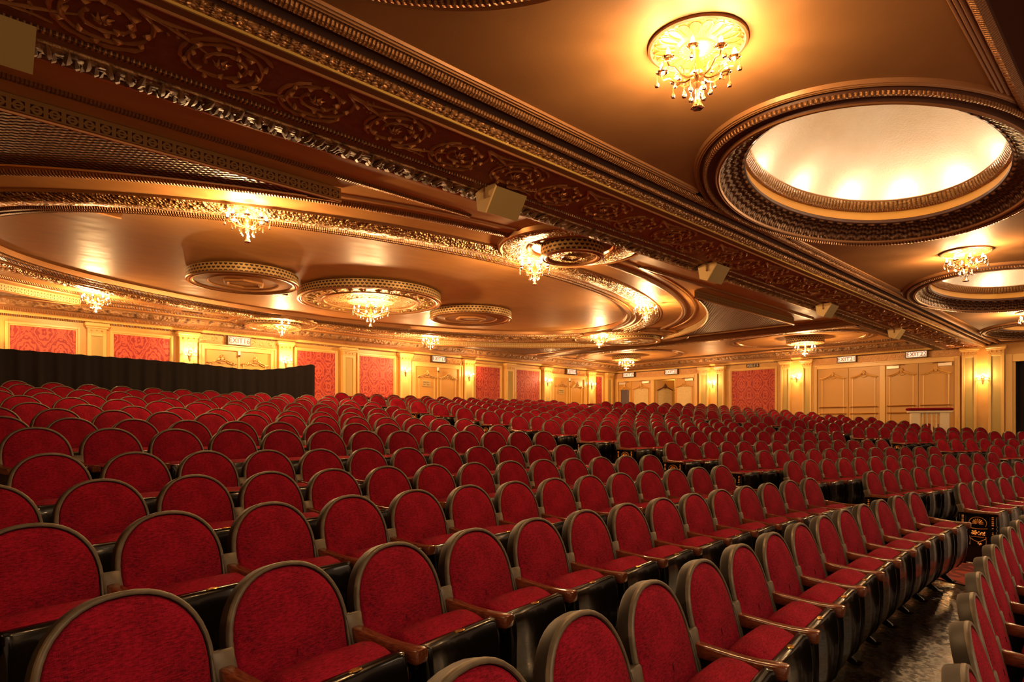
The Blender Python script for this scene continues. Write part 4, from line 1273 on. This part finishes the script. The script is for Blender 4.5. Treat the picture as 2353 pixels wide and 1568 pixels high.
SCN = [(REAR, 5.62, E + 1.93, 'crystal sconce left of the doors half hidden by the drape'), (REAR, 8.21, E + 1.91, 'crystal sconce right of the draped doors, above the drape end'),
       (REAR, 12.33, E + 1.90, 'crystal sconce left of the middle rear doors'), (REAR, 15.08, E + 1.90, 'crystal sconce right of the middle rear doors'),
       (REAR, 19.26, E + 1.90, 'crystal sconce left of the rear doors nearest the corner'), (REAR, 22.09, E + 1.88, 'crystal sconce in the corner beside the narrow red panel'),
       (REAR, 1.38, E + 1.93, 'crystal sconce at the left edge beside the first red panel'),
       (RIGHT, 13.02, E + 1.80, 'crystal sconce between the lobby doors and the aisle 5 panel'), (RIGHT, 9.68, E + 1.86, 'crystal sconce between the aisle 5 panel and the exit 21 doors'),
       (RIGHT, 4.09, E + 1.52, 'crystal sconce between the exit 22 doors and the dark doorway')]
for F_, a, z, lab in SCN: sconce(F_, a, z, 'gilt ' + lab)

# ---------------------------------------------------------------- signs
def exit_sign(F_, a0, a1, z0, z1, txt, label, ink='red_letter'):
    c_, z = (a0 + a1) / 2, (z0 + z1) / 2; w, h = abs(a1 - a0), z1 - z0
    t = empty('exit_sign', F_.p(c_, z, .16), F_.rz(), label, 'exit sign', 'lit glass exit signs')
    b = MB(); b.box(-w / 2, w / 2, -.02, .10, h / 2 - .022, h / 2); b.box(-w / 2, w / 2, -.02, .10, -h / 2, -h / 2 + .022)
    b.box(-w / 2, -w / 2 + .022, -.02, .10, -h / 2 + .022, h / 2 - .022); b.box(w / 2 - .022, w / 2, -.02, .10, -h / 2 + .022, h / 2 - .022)
    b.build('sign_box', 'sign_frame', t, smooth=False)
    b = MB(); b.box(-w / 2 + .022, w / 2 - .022, .0, .09, -h / 2 + .022, h / 2 - .022); b.build('lit_face', 'sign_glow', t, smooth=False)
    me = text_mesh(txt, h * .86, ink, 'lettering', .002, 1.02); xs = [v_.co.x for v_ in me.vertices]
    me.transform(Matrix.Diagonal(((w - .075) / (max(xs) - min(xs)), 1, 1, 1)))
    o = bpy.data.objects.new('lettering', me); C.objects.link(o); o.parent = t; o.location = (0, -.006, .0); o.rotation_euler = (PI / 2, 0, 0)
    o['label'] = 'red letters reading ' + txt
exit_sign(REAR, 6.57, 7.19, E + 2.25, E + 2.48, 'EXIT16', 'lit exit 16 sign with red letters above the draped left doors')
exit_sign(REAR, 13.39, 14.0, E + 2.27, E + 2.50, 'EXIT17', 'lit exit 17 sign above the middle rear doors')
exit_sign(REAR, 20.39, 21.03, E + 2.26, E + 2.49, 'EXIT18', 'lit exit 18 sign above the rear doors nearest the corner')
exit_sign(RIGHT, 16.75, 17.38, E + 2.27, E + 2.49, 'EXIT19', 'lit exit 19 sign above the lobby doors near the corner')
exit_sign(RIGHT, 14.57, 15.2, E + 2.27, E + 2.49, 'EXIT20', 'lit exit 20 sign above the open lobby door')
exit_sign(RIGHT, 7.63, 8.25, E + 2.27, E + 2.49, 'EXIT21', 'lit exit 21 sign above the left pair of tan doors')
exit_sign(RIGHT, 5.52, 6.14, E + 2.27, E + 2.49, 'EXIT22', 'lit exit 22 sign above the right pair of tan doors')


def board(F_, a, z, w, h, lines, size, face, ink, name, label, cat, d=.065, sx=1.):
    t = empty(name, F_.p(a, z, d), F_.rz(), label, cat)
    b = MB(); b.box(-w / 2, w / 2, -.012, .0, -h / 2, h / 2); b.build('plate', face, t, smooth=False)
    for k, ln in enumerate(lines):
        me = text_mesh(ln, size, ink, 'lettering', .001)
        xs = [v_.co.x for v_ in me.vertices]; W_ = max(xs) - min(xs); me.transform(Matrix.Diagonal((min(1.25, (w - .04) / W_), 1, 1, 1)))
        o = bpy.data.objects.new('lettering', me); C.objects.link(o); o.parent = t; o.location = (0, -.015, ((len(lines) - 1) / 2 - k) * size * .95); o.rotation_euler = (PI / 2, 0, 0)
board(RIGHT, 11.37, E + 2.41, .50, .125, ['AISLE 5'], .115, 'black_board', 'white_letters', 'aisle_sign', 'small black aisle 5 sign above the large red damask panel', 'sign', .02)
board(REAR, 13.22, E + 1.52, .33, .19, ['EMERGENCY', 'EXIT ONLY'], .082, 'sign_brass', 'ink', 'door_notice', 'small emergency exit notice on the middle rear doors', 'sign', .075)
board(REAR, 20.15, E + 1.52, .33, .19, ['EMERGENCY', 'EXIT ONLY'], .082, 'sign_brass', 'ink', 'door_notice', 'small emergency exit notice on the rear doors nearest the corner', 'sign', .075)
me = text_mesh('LOBBY', .26, 'ink', 'lobby_lettering', .004, .95, .75)
o = bpy.data.objects.new('lobby_lettering', me); C.objects.link(o); o.location = (25.49, 15.65, E + 1.62); o.rotation_euler = (PI / 2, 0, -PI / 2)
tag(o, 'black lobby lettering on the wall behind the open door', 'lettering')
for x, lab in ((6.90, 'small white camera above the draped doors'), (13.71, 'small white camera above the middle rear doors'), (20.67, 'small white camera above the rear doors nearest the corner')):
    t = empty('security_camera', (x - .0, BY - .06, E + 2.03), 0, lab, 'camera', 'small cameras over the rear doors')
    b = MB(); b.box(-.03, .03, -.06, .0, -.05, .07, .008); b.build('housing', 'camera_white', t)
    b = MB(); b.lathe([(.001, -.045), (.03, -.03), (.034, .0), (.02, .01)], 12, (.0, -.06, -.05)); b.build('lens_dome', 'dark_cove', t)
    b = MB(); b.box(-.02, .02, -.012, 0, -1.1, -.05); b.build('conduit', 'cream_light', t)

# ---------------------------------------------------------------- standing rails, drape, balustrade
def rail(al0, al1, label, yk=15.93):
    R = yk - YC; pts = []
    n = 40
    t = empty('standing_rail', (0, 0, 0), 0, label, 'rail', 'padded standing rails behind the last row')
    for k in range(n + 1):
        al = al0 + (al1 - al0) * k / n; pts.append((XC + R * math.sin(al / R), YC + R * math.cos(al / R)))
    def top(x): return E + .885 - .004 * max(0, x - 16)
    rows = []
    for k, (x, y) in enumerate(pts):
        tx, ty = pts[min(k + 1, n)][0] - pts[max(k - 1, 0)][0], pts[min(k + 1, n)][1] - pts[max(k - 1, 0)][1]
        L = math.hypot(tx, ty); nx, ny = -ty / L, tx / L; q = 1. if 0 < k < n else .55
        rows.append([(x + nx * .17 * q * math.cos(a), y + ny * .17 * q * math.cos(a), top(x) - .05 + .05 * q * math.sin(a)) for a in [2 * PI * j / 12 for j in range(13)]])
    b = MB(); b.grid(rows); b.quad_uv(list(range(12))); e0 = n * 13; b.quad_uv([e0 + k for k in range(11, -1, -1)]); b.build('padded_top', 'red_velvet', t)
    rows = []
    for k, (x, y) in enumerate(pts):
        z = floor_z(x, y); tz = top(x) - .09
        rows.append([(x, y - .10, z), (x, y - .10, tz - .16), (x, y - .12, tz - .14), (x, y - .12, tz - .06), (x, y - .15, tz - .04), (x, y - .15, tz), (x, y + .15, tz), (x, y + .15, tz - .05), (x, y + .10, tz - .15), (x, y + .10, z)])
    b = MB(); b.grid(rows); b.poly(rows[0][::-1]); b.poly(rows[-1]); b.build('marble_wall', 'white_marble', t, ang=25)
R_ = 15.93 - YC
rail(R_ * math.asin((8.45 - XC) / R_), R_ * math.asin((16.9 - XC) / R_), 'long red padded rail behind the middle block of seats')
rail(R_ * math.asin((17.9 - XC) / R_), R_ * math.asin((23.5 - XC) / R_), 'shorter red padded rail below the lobby doors')

t = empty('drape_screen', (0, 0, 0), 0, 'long black cloth drape screening the rear aisle at left', 'drape')
ctrl = [(-6.5, 1.50), (1.4, 1.49), (4.0, 1.46), (5.2, 1.44), (6.0, 1.39), (6.5, 1.40), (7.0, 1.47), (7.5, 1.57), (7.78, 1.62), (7.85, 1.60)]
def dtop(x):
    for (x0, z0), (x1, z1) in zip(ctrl[:-1], ctrl[1:]):
        if x <= x1: return z0 + (z1 - z0) * (x - x0) / (x1 - x0)
    return ctrl[-1][1]
rows = []; n = 420
for k in range(n + 1):
    x = -6.5 + 14.35 * k / n
    f = math.sin(x * 17 + 1.3 * math.sin(x * 3.1)) * .6 + math.sin(x * 41) * .25
    zt = E + dtop(x) + .006 * math.sin(x * 23); zb_ = floor_z(x, 15.3) + .02
    rows.append([(x, 15.32 + f * .05 * (.25 + .75 * (1 - q)) , zb_ + (zt - zb_) * q) for q in (0, .25, .5, .75, .93, .97, 1.)] + [(x, 15.36, zt + .006), (x, 15.39, zt - .02), (x, 15.39 + f * .02, zb_ + .05)])
b = MB(); b.grid(rows); b.build('black_cloth', 'black_drape', t, ang=60)
for x in (7.80, 4.6, 1.2):
    b = MB(); b.tube([(x, 15.36, floor_z(x, 15.36)), (x, 15.36, E + dtop(x) - .01)], .02, 8); b.lathe([(.001, .03), (.14, .012), (.16, .0)], 16, (x, 15.36, floor_z(x, 15.36))); b.build('support_pole', 'sign_frame', t)

# balustrade by the side exit
t = empty('balustrade', (22.15, 5.08, floor_z(22.1, 5.1)), math.radians(-67), 'white marble balustrade with a red padded top before the exit 22 doors', 'balustrade')
zt = E + .60 - t.location.z
b = MB(); rows = []
for x, q in ((-.60, .5), (-.57, .85), (-.53, 1), (.53, 1), (.57, .85), (.60, .5)):
    rows.append([(x, .13 * q * math.cos(a), zt - .045 + .045 * q * math.sin(a)) for a in [2 * PI * j / 12 for j in range(13)]])
b.grid(rows); b.quad_uv(list(range(12))[::-1]); b.quad_uv([5 * 13 + k for k in range(12)]); b.build('padded_top', 'red_velvet', t)
b = MB(); b.box(-.56, .56, -.13, .13, zt - .15, zt - .09, .01); b.box(-.50, .50, -.10, .10, .0, .12, .01)
for sx in (-1, 1): b.box(sx * .37 - .12, sx * .37 + .12, -.10, .10, .12, zt - .15, .008)
b.build('marble_frame', 'white_marble', t, ang=25)
for k in range(4):
    b = MB(); H_ = zt - .27; b.lathe([(.035, 0), (.035, .03), (.018, .06), (.020, .12), (.040, H_ * .40), (.036, H_ * .52), (.018, H_ * .78), (.028, H_ * .84), (.018, H_ * .88), (.035, H_ * .95), (.035, H_)], 12, (-.18 + .12 * k, 0, .12)); b.build('baluster', 'white_marble', t)
